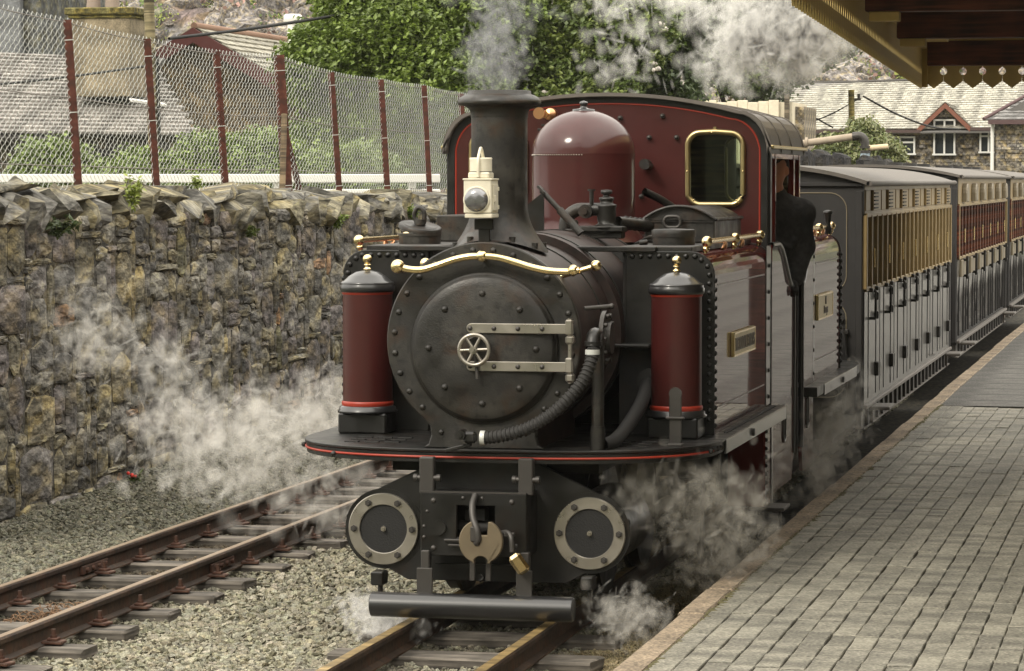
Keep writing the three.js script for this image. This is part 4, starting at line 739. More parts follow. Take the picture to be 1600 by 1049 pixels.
// ---------------------------------------------------------------- oil lamp on its bracket
{
  const t = thing('oil_lamp', 'cream painted oil lamp with round lens hung before the chimney', 'lamp', [-0.03, 1.875, -0.33]);
  mesh('lamp_body', [bx(0.132, 0.155, 0.15, 0, 0.1, 0, 0.004), bx(0.14, 0.008, 0.158, 0, 0.18, 0, 0.002), bx(0.13, 0.02, 0.148, 0.004, 0.01, 0, 0.003)], M.whitePaint, t);
  mesh('lamp_hood', [bx(0.1, 0.03, 0.11, 0, 0.198, 0, 0.006), lathe([[0.052, 0.217], [0.052, 0.272], [0.054, 0.276], [0.05, 0.281], [0, 0.281]], 0, 0, 0, 20)], M.whitePaint, t);
  mesh('lamp_handle', [tube([[-0.0, 0.19, 0.06], [0.0, 0.27, 0.058], [0.0, 0.315, 0.02], [0.0, 0.325, 0], [0, 0.315, -0.02], [0, 0.27, -0.058]], 0.0075, 24, 8)], M.whitePaint, t);
  mesh('lamp_door', [bx(0.006, 0.12, 0.1, 0.069, 0.095, 0, 0.001), bx(0.01, 0.03, 0.02, 0.074, 0.09, 0.03, 0.002), bx(0.008, 0.02, 0.014, 0.073, 0.135, -0.045, 0.002), bx(0.008, 0.02, 0.014, 0.073, 0.05, -0.045, 0.002)], M.whitePaint, t);
  mesh('lens_rim', [at(new THREE.TorusGeometry(0.0575, 0.006, 8, 36), -0.004, 0.085, 0.078)], M.whitePaint, t);
  mesh('reflector', [lathe([[0.055, 0], [0.045, -0.012], [0.02, -0.02], [0, -0.022]], 0, 0, 0, 32).rotateX(Math.PI / 2).translate(-0.004, 0.085, 0.08)], M.reflector, t);
  mesh('lamp_lens', [lathe([[0, -0.003], [0.056, -0.003], [0.056, 0.002], [0.048, 0.013], [0.03, 0.021], [0, 0.024]], 0, 0, 0, 40).rotateX(Math.PI / 2).translate(-0.004, 0.085, 0.084)], M.lens, t);
}
// ---------------------------------------------------------------- passenger coaches
function coach(z0, len, style, label) {
  const c = thing('passenger_coach', label, 'railway coach', [0, 0, z0], 0, 'coaches of the train');
  const A = style === 'A', eave = A ? 2.04 : 2.1, apex = A ? 2.17 : 2.21, waist = 1.27, n = A ? 7 : 6, bay = len / n, X = 0.93;
  const roofPts = (w, e, a) => { const o = []; for (let i = 0; i <= 24; i++) { const t = i / 12 - 1; o.push([w * t, e + (a - e) * (1 - Math.pow(Math.abs(t), A ? 2.6 : 2.2))]); } return o; };
  const shell = roofPts(0.985, eave, apex);
  const roof = mesh('roof', ext([...shell, ...roofPts(0.985, eave - 0.028, apex - 0.028).reverse()], len + 0.16).translate(0, 0, -len - 0.08), M.coachRoof, c);
  each('roof_edge', [rod([0.985, eave - 0.012, 0.08], [0.985, eave - 0.012, -len - 0.08], 0.02, 8), rod([-0.985, eave - 0.012, 0.08], [-0.985, eave - 0.012, -len - 0.08], 0.02, 8)], M.coachRoof, roof);
  if (!A) each('roof_lamp_top', Array.from({ length: 4 }, (_, i) => cylY(0.12, 0.05, 0, apex + 0.015, -1.2 - i * 1.9, 20)), M.coachGrey, roof);
  // ends
  for (const [z, d] of [[0, 1], [-len, -1]]) {
    const e = mesh('end_panel', ext([[-0.94, 0.4], [0.94, 0.4], ...roofPts(0.94, eave, apex - 0.03).reverse()], 0.04).translate(0, 0, z - 0.02), M.coachGrey, c);
    if (d > 0) {
      each('end_lining', [tube(rrect(0.1, 1.25, 0.82, 1.96, 0.12, 5).map(([x, y]) => [x, y, z + 0.022]), 0.004, 90, 5, true, 0.1), tube(rrect(0.1, 0.5, 0.82, 1.19, 0.12, 5).map(([x, y]) => [x, y, z + 0.022]), 0.004, 90, 5, true, 0.1), tube(rrect(-0.82, 1.25, 0.0, 1.96, 0.12, 5).map(([x, y]) => [x, y, z + 0.022]), 0.004, 90, 5, true, 0.1), bx(0.012, 1.5, 0.012, 0.925, 1.22, z + 0.024)], M.coachPale, e);
      mesh('corner_beading', [bx(0.05, 1.55, 0.03, 0.91, 1.2, z + 0.03, 0.006), bx(1.88, 0.03, 0.03, 0, eave - 0.02, z + 0.03, 0.006)], M.coachGrey, e);
      mesh('lamp_bracket', [bx(0.09, 0.012, 0.05, 0.76, 1.06, z + 0.03), cylZ(0.03, 0.05, 0.75, 1.0, z + 0.03, 14), bx(0.12, 0.04, 0.04, 0.78, 0.97, z + 0.04, 0.006)], M.steelDark, e);
      mesh('end_pipe', [tube([[0.8, 0.4, z + 0.05], [0.83, 0.7, z + 0.06], [0.8, 1.0, z + 0.05]], 0.016, 16, 6), tube([[0.4, 0.45, z + 0.08], [0.42, 0.25, z + 0.3], [0.6, 0.2, z + 0.4], [0.3, 0.3, z + 0.8]], 0.03, 20, 8)], M.rubber, e);
    }
  }
  mesh('floor', bx(1.84, 0.08, len - 0.1, 0, 0.42, -len / 2), M.dark, c);
  mesh('interior', [bx(0.04, 1.5, len - 0.2, 0, 1.2, -len / 2), ...Array.from({ length: n + 1 }, (_, i) => bx(1.7, 0.75, 0.05, 0, 0.85, -i * bay * 0.98 - 0.1))], M.coachWood, c);
  const face = A ? M.coachCream : M.coachCream, wood = A ? M.coachWood : M.coachRedWood;
  for (const s of [-1, 1]) {
    const near = s > 0;
    const body = mesh('lower_side', A ? [bx(0.03, waist - 0.44, len - 0.04, s * X, (waist + 0.44) / 2, -len / 2)] : [ext([[0.86, 0.44], [0.895, 0.6], [0.93, 0.95], [0.945, waist], [0.915, waist], [0.9, 0.95], [0.865, 0.6], [0.83, 0.44]], len - 0.04).translate(0, 0, -len + 0.02).scale(s, 1, 1)], M.coachGloss, c);
    const band = mesh('upper_band', [bx(0.03, eave - 1.8, len - 0.04, s * X, (eave + 1.8) / 2, -len / 2), bx(0.05, 0.03, len, s * (X + 0.004), 1.8, -len / 2, 0.004), bx(0.05, 0.03, len, s * (X + 0.004), waist, -len / 2, 0.004)], face, c);
    if (!near) { mesh('window_pane', bx(0.006, 0.5, len - 0.1, s * 0.92, 1.53, -len / 2), M.glass, c); continue; }
    for (let i = 0; i < n; i++) {
      const z = -(i + 0.5) * bay;
      // vents above the windows
      if (A) {
        mesh('vent', [bx(0.03, 0.15, 0.3, X + 0.022, 1.905, z, 0.004)], face, band);
        each('vent_slat', [0, 1, 2, 3, 4].map((k) => bx(0.012, 0.009, 0.26, X + 0.04, 1.85 + k * 0.027, z, 0)), M.dark, band);
        each('vent_panel', [bx(0.016, 0.15, bay * 0.26, X + 0.014, 1.905, z - bay * 0.34, 0.004), bx(0.016, 0.15, bay * 0.26, X + 0.014, 1.905, z + bay * 0.34, 0.004)], face, band);
      } else mesh('vent', [ext([[-0.17, 1.83], [0.17, 1.83], [0.17, 1.92], ...arcPts(0, 1.92, 0.17, 0, 180, 8, 0.1), [-0.17, 1.92]], 0.06, 0.012).rotateY(Math.PI / 2).translate(X + 0.01, 0, z)], M.coachPale, band);
      // windows and pillars
      for (const k of [-1, 0, 1]) {
        const zz = z + k * bay / 3;
        const p = mesh('window', [bx(0.006, 0.52, bay / 3 - 0.05, X - 0.035, 1.53, zz)], M.glass, c);
        mesh('window_frame', [bx(0.022, 0.035, bay / 3 - 0.06, X - 0.03, 1.77, zz), bx(0.022, 0.035, bay / 3 - 0.06, X - 0.03, 1.3, zz), bx(0.022, 0.5, 0.03, X - 0.03, 1.53, zz - bay / 6 + 0.045), bx(0.022, 0.5, 0.03, X - 0.03, 1.53, zz + bay / 6 - 0.045)], wood, p);
        mesh('pillar', [bx(A ? 0.06 : 0.05, 0.53, k === 0 ? 0.06 : 0.045, X + 0.006, 1.535, zz + bay / 6, 0.005)], A ? face : wood, c);
      }
      mesh('grab_handle', [rod([X + 0.045, 1.42, z + 0.14], [X + 0.045, 1.56, z + 0.14], 0.008, 6)], M.brass, c);
      // door edges, hinges, handles
      for (const k of [-1, 1]) {
        mesh('door_edge', [bx(A ? 0.014 : 0.02, waist - 0.5, 0.03, X + (A ? 0.012 : 0.0), (waist + 0.46) / 2, z + k * bay * 0.24)], A ? M.black : M.coachGrey, c);
      }
      mesh('panel_edge', [bx(A ? 0.012 : 0.018, waist - 0.5, 0.022, X + (A ? 0.0115 : 0), (waist + 0.46) / 2, z + bay * 0.5)], A ? M.black : M.coachGrey, c);
      if (A) {
        each('door_hinge', [1.2, 1.06].map((y) => [bx(0.012, 0.03, 0.2, X + 0.025, y, z - bay * 0.2, 0.003), bx(0.024, 0.055, 0.05, X + 0.034, y, z - bay * 0.16, 0.004)]), M.black, c);
        each('hinge_plate', [bx(0.03, 0.1, 0.075, X + 0.03, 0.66, z - bay * 0.2, 0.003), bx(0.03, 0.1, 0.06, X + 0.03, 0.66, z - bay * 0.285, 0.003)], M.black, c);
        mesh('door_handle', [rod([X + 0.06, 1.25, z + 0.2], [X + 0.06, 1.05, z + 0.2], 0.01, 6), bx(0.05, 0.02, 0.02, X + 0.035, 1.25, z + 0.2), bx(0.05, 0.02, 0.02, X + 0.035, 1.05, z + 0.2), bx(0.03, 0.03, 0.09, X + 0.04, 1.26, z + 0.32, 0.006), bx(0.03, 0.03, 0.09, X + 0.04, 1.26, z - 0.1, 0.006)], M.black, c);
      } else {
        mesh('door_panel', [bx(0.03, 0.17, bay * 0.55, X + 0.02, 1.16, z, 0.006)], M.coachPale, c);
        mesh('door_handle', [bx(0.05, 0.025, 0.2, X + 0.05, 1.24, z, 0.004), bx(0.05, 0.025, 0.2, X + 0.05, 1.08, z, 0.004), rod([X + 0.07, 1.05, z + 0.12], [X + 0.07, 1.28, z + 0.12], 0.014, 6)], M.black, c);
        mesh('hinge_plate', [bx(0.03, 0.1, 0.3, 0.9, 0.66, z, 0.004)], M.black, c);
      }
    }
    each('end_pillar', [bx(0.06, 0.56, 0.06, X + 0.004, 1.535, -0.03, 0.004), bx(0.06, 0.56, 0.06, X + 0.004, 1.535, -len + 0.03, 0.004)], face, c);
    mesh('corner_post', [bx(0.05, 1.6, 0.05, X + 0.0, 1.2, -len - 0.0, 0.006)], M.coachGrey, c);
  }
  const sole = each('solebar', [-1, 1].map((s) => bx(0.04, 0.13, len, s * 0.91, 0.345, -len / 2)), M.coachGloss, c);
  each('sole_rail', [bx(0.05, 0.03, len, 0.945, 0.43, -len / 2, 0.005), bx(0.03, 0.012, len, 0.935, 0.278, -len / 2)], M.coachRoof, c);
  each('sole_rib', Array.from({ length: n * 3 }, (_, i) => bx(0.02, 0.12, 0.05, 0.94, 0.345, -0.3 - i * (len - 0.6) / (n * 3 - 1))), M.coachGrey, c);
  for (const z of [-0.55, -len + 0.45]) mesh('step_board', [bx(0.2, 0.025, 0.42, 1.0, 0.4, z, 0.006), bx(0.02, 0.12, 0.02, 0.95, 0.33, z)], M.coachRoof, c);
  each('bogie', [-1.6, -len + 1.6].map((z) => [bx(1.3, 0.22, 1.7, 0, 0.24, z, 0.02), cylX(0.2, 1.0, 0, 0.2, z - 0.5, 20), cylX(0.2, 1.0, 0, 0.2, z + 0.5, 20)]), M.dark, c);
  mesh('buffer', [lathe([[0, 0], [0.1, 0], [0.1, 0.02], [0.03, 0.05], [0.03, 0.25]], 0, 0, 0, 20).rotateX(-Math.PI / 2).translate(0, 0.4, 0.26)], M.steelDark, c);
  return c;
}
coach(-8.55, 8.3, 'A', 'slatted cream and grey coach with louvred vents directly behind the engine');
coach(-17.95, 8.5, 'B', 'coach with red-brown windows and rounded cream vents behind the slatted coach');
coach(-27.5, 8.5, 'B', 'last coach in view, at the far right edge of the picture').userData.label = 'farthest coach of the train, cut by the right edge of the photo';

// ---------------------------------------------------------------- the driver leaning out of the cab
function blob(bones, cell, mat, name, parent, cut) {   // bones: [a, b, ra, rb]; one continuous surface
  const lo = V(1e9, 1e9, 1e9), hi = V(-1e9, -1e9, -1e9);
  for (const [a, b, ra, rb] of bones) { for (const [p, r] of [[a, ra], [b, rb]]) for (const k of [0, 1, 2]) { lo.setComponent(k, Math.min(lo.getComponent(k), p[k] - r - 0.05)); hi.setComponent(k, Math.max(hi.getComponent(k), p[k] + r + 0.05)); } }
  const size = Math.max(hi.x - lo.x, hi.y - lo.y, hi.z - lo.z), mid = lo.clone().add(hi).multiplyScalar(0.5), res = Math.min(150, Math.ceil(size / cell) + 4);
  const mc = new MarchingCubes(res, mat, false, false, 200000); mc.isolation = 0;
  const half = size / 2 * res / (res - 4), P = V(), A = V(), AB = V();
  for (let k = 0; k < res; k++) for (let j = 0; j < res; j++) for (let i = 0; i < res; i++) {
    P.set(mid.x + (i - res / 2) / (res / 2) * half, mid.y + (j - res / 2) / (res / 2) * half, mid.z + (k - res / 2) / (res / 2) * half);
    let d = 1e3;
    for (const [a, b, ra, rb, kk = 0.03] of bones) { A.set(...a); AB.set(b[0] - a[0], b[1] - a[1], b[2] - a[2]); const l = AB.lengthSq(), t = l ? clamp(P.clone().sub(A).dot(AB) / l, 0, 1) : 0, e = P.distanceTo(A.addScaledVector(AB, t)) - lerp(ra, rb, t); const h = clamp(0.5 + 0.5 * (d - e) / kk, 0, 1); d = lerp(d, e, h) - kk * h * (1 - h); }
    mc.field[i + j * res + k * res * res] = -d;
  }
  mc.update();
  const n = mc.count, pos = new Float32Array(mc.positionArray.slice(0, n * 3)), nor = new Float32Array(mc.normalArray.slice(0, n * 3));
  for (let i = 0; i < n; i++) { pos[i * 3] = mid.x + pos[i * 3] * half; pos[i * 3 + 1] = mid.y + pos[i * 3 + 1] * half; pos[i * 3 + 2] = mid.z + pos[i * 3 + 2] * half; }
  const g = new THREE.BufferGeometry(); g.setAttribute('position', new THREE.BufferAttribute(pos, 3)); g.setAttribute('normal', new THREE.BufferAttribute(nor, 3));
  return mesh(name, g, mat, parent);
}
{
  const t = thing('person', 'person in a black pullover leaning out of the engine cab with one arm down', 'person', [0, 0, 0]);
  const cx = 0.785, z = -4.55;
  // body: skin, kept inside the clothes, one surface from feet to head
  blob([
    [[cx - 0.08, 0.62, z], [cx - 0.08, 1.02, z + 0.02], 0.045, 0.055], [[cx - 0.08, 1.02, z + 0.02], [cx - 0.07, 1.42, z - 0.03], 0.06, 0.08],
    [[cx + 0.08, 0.62, z - 0.05], [cx + 0.07, 1.02, z], 0.045, 0.055], [[cx + 0.07, 1.02, z], [cx + 0.06, 1.42, z - 0.03], 0.06, 0.08],
    [[cx, 1.45, z - 0.03], [cx + 0.03, 1.82, z + 0.02], 0.11, 0.13], [[cx + 0.04, 1.9, z + 0.05], [cx + 0.04, 2.0, z + 0.1], 0.055, 0.052],
    [[cx + 0.03, 2.09, z + 0.14], [cx + 0.03, 2.14, z + 0.12], 0.074, 0.085], [[cx + 0.025, 2.045, z + 0.175], [cx + 0.028, 2.06, z + 0.15], 0.04, 0.06],
    [[cx + 0.02, 2.085, z + 0.225], [cx + 0.02, 2.105, z + 0.215], 0.011, 0.008, 0.012], [[cx + 0.112, 2.09, z + 0.125], [cx + 0.112, 2.115, z + 0.12], 0.014, 0.014, 0.01], [[cx - 0.052, 2.09, z + 0.135], [cx - 0.052, 2.115, z + 0.13], 0.014, 0.014, 0.01],
  ], 0.014, M.skin, 'body', t);
  blob([
    [[cx + 0.0, 1.36, z - 0.03], [cx + 0.03, 1.62, z - 0.02], 0.135, 0.145], [[cx + 0.03, 1.62, z - 0.02], [cx + 0.05, 1.83, z + 0.02], 0.145, 0.155],
    [[cx - 0.12, 1.88, z + 0.04], [cx + 0.19, 1.86, z + 0.02], 0.075, 0.085], [[cx + 0.04, 1.9, z + 0.05], [cx + 0.045, 1.965, z + 0.085], 0.085, 0.062],
    [[cx + 0.17, 1.86, z + 0.02], [cx + 0.2, 1.66, z - 0.02], 0.078, 0.062], [[cx + 0.2, 1.66, z - 0.02], [cx + 0.165, 1.47, z + 0.1], 0.06, 0.045],
    [[cx - 0.12, 1.88, z + 0.04], [cx - 0.17, 1.62, z + 0.08], 0.07, 0.056], [[cx - 0.17, 1.62, z + 0.08], [cx - 0.1, 1.5, z + 0.28], 0.055, 0.042],
    [[cx + 0.08, 1.55, z + 0.1], [cx + 0.16, 1.7, z + 0.12], 0.02, 0.018], [[cx - 0.02, 1.72, z + 0.17], [cx + 0.12, 1.66, z + 0.15], 0.016, 0.012],
  ], 0.015, M.jumper, 'pullover', t);
  blob([[[cx - 0.085, 0.6, z + 0.0], [cx - 0.085, 1.02, z + 0.02], 0.066, 0.078], [[cx - 0.085, 1.02, z + 0.02], [cx - 0.07, 1.4, z - 0.03], 0.08, 0.1], [[cx + 0.085, 0.6, z - 0.05], [cx + 0.075, 1.02, z], 0.066, 0.078], [[cx + 0.075, 1.02, z], [cx + 0.06, 1.4, z - 0.03], 0.08, 0.1]], 0.02, M.jumper, 'trousers', t);
  blob([[[cx - 0.085, 0.6, z + 0.1], [cx - 0.085, 0.61, z - 0.02], 0.035, 0.045], [[cx + 0.085, 0.6, z + 0.05], [cx + 0.085, 0.61, z - 0.07], 0.035, 0.045]], 0.015, M.black, 'shoe', t);
  blob([[[cx + 0.03, 2.15, z + 0.11], [cx + 0.03, 2.17, z + 0.14], 0.088, 0.068], [[cx + 0.03, 2.1, z + 0.06], [cx + 0.03, 2.16, z + 0.08], 0.062, 0.075], [[cx + 0.09, 2.12, z + 0.09], [cx + 0.085, 2.16, z + 0.12], 0.026, 0.03], [[cx - 0.03, 2.12, z + 0.09], [cx - 0.025, 2.16, z + 0.12], 0.026, 0.03]], 0.009, M.hair, 'hair', t);
  for (const s of [-1, 1]) mesh('eye', ball(0.009, cx + 0.022 + s * 0.03, 2.112, z + 0.2, 8), M.hair, t);
  mesh('mouth', bx(0.04, 0.006, 0.008, cx + 0.02, 2.052, z + 0.212, 0.002), S({ color: C(0.25, 0.07, 0.05), roughness: 0.6 }), t);
  for (const [hx, hy, hz, nm] of [[cx + 0.155, 1.435, z + 0.13, 1], [cx - 0.09, 1.49, z + 0.31, -1]]) {
    const f = [[[hx, hy + 0.045, hz - 0.035], [hx, hy - 0.005, hz + 0.012], 0.025, 0.03, 0.012]];
    [-0.028, -0.01, 0.009, 0.027].forEach((d, i) => { const l = [0.028, 0.033, 0.031, 0.024][i]; f.push([[hx + d, hy - 0.012, hz + 0.03], [hx + d, hy - 0.03, hz + 0.03 + l * 0.55], 0.009, 0.0085, 0.004], [[hx + d, hy - 0.03, hz + 0.03 + l * 0.55], [hx + d, hy - 0.03 - l, hz + 0.026], 0.0085, 0.0075, 0.004]); });
    f.push([[hx - nm * 0.025, hy + 0.012, hz + 0.0], [hx - nm * 0.046, hy - 0.012, hz + 0.025], 0.012, 0.01, 0.006], [[hx - nm * 0.046, hy - 0.012, hz + 0.025], [hx - nm * 0.04, hy - 0.035, hz + 0.035], 0.01, 0.0085, 0.004]);
    blob(f, 0.004, nm > 0 ? M.jumper : M.skin, nm > 0 ? 'glove' : 'hand', t);
  }
}

// ---------------------------------------------------------------- platform canopy
{
  const t = thing('platform_canopy', 'wooden platform canopy with cream scalloped valance and dark brown beams', 'canopy', [0, 0, 0]);
  const P0 = V(1.16, 0, -10.7), dir = V(0.46, 0, 12.1), len = dir.length(), YT = 2.775; dir.normalize();
  const ang = Math.atan2(dir.x, dir.z);   // turn from +z
  const hole = (s) => [...arcPts(s * 0.075, 0.115, 0.021, s > 0 ? 255 : -75, s > 0 ? 105 : 75, 7)];
  const o = [[0, -0.015], [0.0737, 0.042], [0.0737, 0.09], ...arcPts(0.075, 0.117, 0.028, 262, 98, 8), [0.0742, 0.16], [0.0742, 0.31], [-0.0742, 0.31], [-0.0742, 0.16], ...arcPts(-0.075, 0.117, 0.028, 82, -82, 8), [-0.0737, 0.09], [-0.0737, 0.042]];
  const g = merged(ext(o, 0.012, 0.001));
  const n = Math.floor(len / 0.15);
  for (let i = 0; i < n; i++) { const c = P0.clone().addScaledVector(dir, 0.075 + i * 0.15); shared('valance_board', g, M.canopyCream, t, mat4(c.x, YT, c.z, 0, ang + Math.PI / 2, 0)); }
  for (let i = 0; i < 30; i++) shared('valance_board', g, M.canopyCream, t, mat4(P0.x + 0.1 + i * 0.15, YT, P0.z - 0.02, 0, 0, 0));
  const mid = P0.clone().addScaledVector(dir, len / 2);
  mesh('fascia', [at(bx(0.05, 0.09, len, 0, YT + 0.335, 0, 0.006), mid.x + 0.03, 0, mid.z, 0, ang, 0), bx(6, 0.09, 0.05, P0.x + 3, YT + 0.335, P0.z + 0.02, 0.006), bx(0.07, 0.33, 0.07, P0.x + 0.02, YT + 0.16, P0.z + 0.01, 0.004)], M.canopyCream, t);
  for (const [z, y0, h] of [[-10.55, 2.93, 0.19], [-6.0, 2.94, 0.17], [-2.75, 2.94, 0.17], [0.6, 2.94, 0.17]]) { const x = P0.x + (z + 10.7) * 0.038 + 0.06; mesh('roof_beam', bx(6.6, h, 0.12, x + 3.3, y0 + h / 2, z, 0.006), M.canopyBrown, t); if (z > -9) mesh('beam_bracket', bx(0.16, 0.05, 0.1, x + 0.1, y0 - 0.025, z, 0.004), M.canopyCream, t); }
  for (let i = 0; i < 3; i++) mesh('purlin', bx(0.08, 0.09, 12.6, 2.3 + i * 1.6, 3.16, -4.4, 0.004, 0, ang, 0), M.canopyBrown, t);
  for (let i = 0; i < 40; i++) mesh('roof_board', bx(0.155, 0.018, 13.0, 1.42 + i * 0.16 + 0.0, 3.22 + i * 0.004, -4.25, 0.003, 0, ang, 0), M.canopyLight, t);
  mesh('edge_board', [at(bx(0.2, 0.02, len, 0, 3.12, 0), mid.x + 0.12, 0, mid.z, 0, ang, 0)], M.canopyCream, t);
  for (const z of [-12.5]) mesh('column', [cylY(0.085, 2.85, 2.2, 1.55, z, 20), cylY(0.09, 0.25, 2.2, 0.27, z, 20), lathe([[0.06, 2.6], [0.09, 2.66], [0.07, 2.7], [0.1, 2.8], [0.1, 2.95]], 2.2, 0, z, 20)], M.canopyBrown, t);  // added unseen column past the canopy end, for a dark reflection in the tank
}
// unseen station building right of the view, added to darken the engine side
{
  const b = thing('unseen_station_building', 'unseen stone station building behind the canopy, added to shade the engine side', 'building', [8.2, 0.15, 0]);
  mesh('wall', bx(0.4, 4.2, 24, 0, 2.1, -1), S({ color: C(0.2, 0.17, 0.12), roughness: 0.95, map: T.rock, bumpMap: T.rockBump, bumpScale: 0.02 }), b);
  for (const z of [-9, -5, -1, 3, 7]) { mesh('doorway', bx(0.06, 2.1, 1.0, -0.22, 1.05, z, 0.01), M.canopyBrown, b); mesh('window', bx(0.05, 1.2, 0.9, -0.22, 1.7, z + 2), M.glass, b); mesh('window_frame', [bx(0.08, 0.07, 1.04, -0.23, 2.34, z + 2), bx(0.08, 0.07, 1.04, -0.23, 1.06, z + 2)], M.white, b); }
  mesh('roof', ext([[-0.6, 4.15], [3, 4.15], [1.2, 5.9]], 24.6).translate(0, 0, -13.3), M.steelDark, b);
}
// ---------------------------------------------------------------- houses, roofs, walls beyond
const slateMats = {};
function slateRoof(name, A, B, Cc, D, rows, cols, base, parent, sd = 3) {   // A-B along the eave, D-C along the ridge
  reseed(sd); const g = [], a = V(...A), b = V(...B), c = V(...Cc), d = V(...D), nrm = b.clone().sub(a).cross(d.clone().sub(a)).normalize();
  const Q = (u, v) => a.clone().multiplyScalar((1 - u) * (1 - v)).addScaledVector(b, u * (1 - v)).addScaledVector(c, u * v).addScaledVector(d, (1 - u) * v);
  const wide = a.distanceTo(b) / cols, pos = [], col = [];
  for (let j = 0; j < rows; j++) for (let i = 0; i < cols; i++) {
    const off = (j % 2) * 0.5, u0 = (i + off + 0.03) / (cols + 0.5), u1 = (i + off + 0.97) / (cols + 0.5), v0 = j / rows, v1 = Math.min(1, (j + 1.15) / rows), t = 0.02 + rr(0, 0.008) , l = rr(0.8, 1.15);
    const p = [Q(u0, v0).addScaledVector(nrm, t + 0.012), Q(u1, v0).addScaledVector(nrm, t + 0.012), Q(u1, v1).addScaledVector(nrm, 0.004), Q(u0, v1).addScaledVector(nrm, 0.004)], q = [Q(u0, v0), Q(u1, v0)];
    for (const [x, y, z] of [[p[0], p[1], p[2]], [p[0], p[2], p[3]], [q[0], q[1], p[1]], [q[0], p[1], p[0]], [q[0], p[0], p[3]], [q[1], p[2], p[1]]]) { for (const w of [x, y, z]) { pos.push(w.x, w.y, w.z); col.push(base[0] * l, base[1] * l, base[2] * l); } }
  }
  const geo = new THREE.BufferGeometry(); geo.setAttribute('position', new THREE.BufferAttribute(new Float32Array(pos), 3)); geo.setAttribute('color', new THREE.BufferAttribute(new Float32Array(col), 3)); geo.computeVertexNormals();
  return kind(mesh(name, geo, S({ color: C(1, 1, 1), vertexColors: true, roughness: 0.7, map: T.slate, side: THREE.DoubleSide }), parent), 'stuff');
}
const farStone = S({ color: C(1, 1, 1), vertexColors: true, roughness: 0.95, map: T.rock });
function stoneFace(name, x0, x1, y0, y1, z, rowH, tones, parent, holes = [], sd = 9, inside = () => true) {   // courses of random stones facing +z
  reseed(sd); const g = [];
  for (let y = y0; y < y1;) { const h = rowH * rr(0.6, 1.3); for (let x = x0; x < x1;) { const w = h * rr(1.2, 4); const xe = Math.min(x + w, x1), ye = Math.min(y + h, y1);
    if (!holes.some(([a, b, c, d]) => xe > a && x < b && ye > c && y < d) && inside((x + xe) / 2, (y + ye) / 2)) { const l = rr(0.65, 1.25), k = pick(tones); g.push(colored(bx(xe - x - 0.014, ye - y - 0.012, 0.09, (x + xe) / 2, (y + ye) / 2, z + rr(-0.02, 0.02), 0, rr(-0.03, 0.03), rr(-0.05, 0.05), rr(-0.02, 0.02)), k.map((c) => c * l))); } x = xe; } y += h; }
  return kind(mesh(name, g, farStone, parent), 'stuff');
}
function windowUnit(x0, x1, y0, y1, z, parent, transom = 0.68) {
  const w = mesh('window', bx(x1 - x0, y1 - y0, 0.02, (x0 + x1) / 2, (y0 + y1) / 2, z - 0.05), PH({ color: C(0.03, 0.035, 0.04), roughness: 0.08 }), parent), f = 0.05, yt = lerp(y0, y1, transom);
  mesh('window_frame', [bx(x1 - x0, f, 0.09, (x0 + x1) / 2, y1 - f / 2, z), bx(x1 - x0 + 0.06, f, 0.13, (x0 + x1) / 2, y0 + f / 2, z + 0.01), bx(f, y1 - y0 - 2 * f, 0.088, x0 + f / 2, (y0 + y1) / 2, z), bx(f, y1 - y0 - 2 * f, 0.088, x1 - f / 2, (y0 + y1) / 2, z), bx(f, y1 - y0 - 2 * f, 0.08, (x0 + x1) / 2, (y0 + y1) / 2, z), bx(x1 - x0 - 2 * f, f, 0.074, (x0 + x1) / 2, yt, z)], M.white, w);
  return w;
}
const STONEY = [[0.6, 0.51, 0.36], [0.54, 0.48, 0.37], [0.68, 0.57, 0.4], [0.48, 0.42, 0.33], [0.62, 0.51, 0.35]];
const bargeMat = S({ color: C(0.2, 0.075, 0.045), roughness: 0.7 });
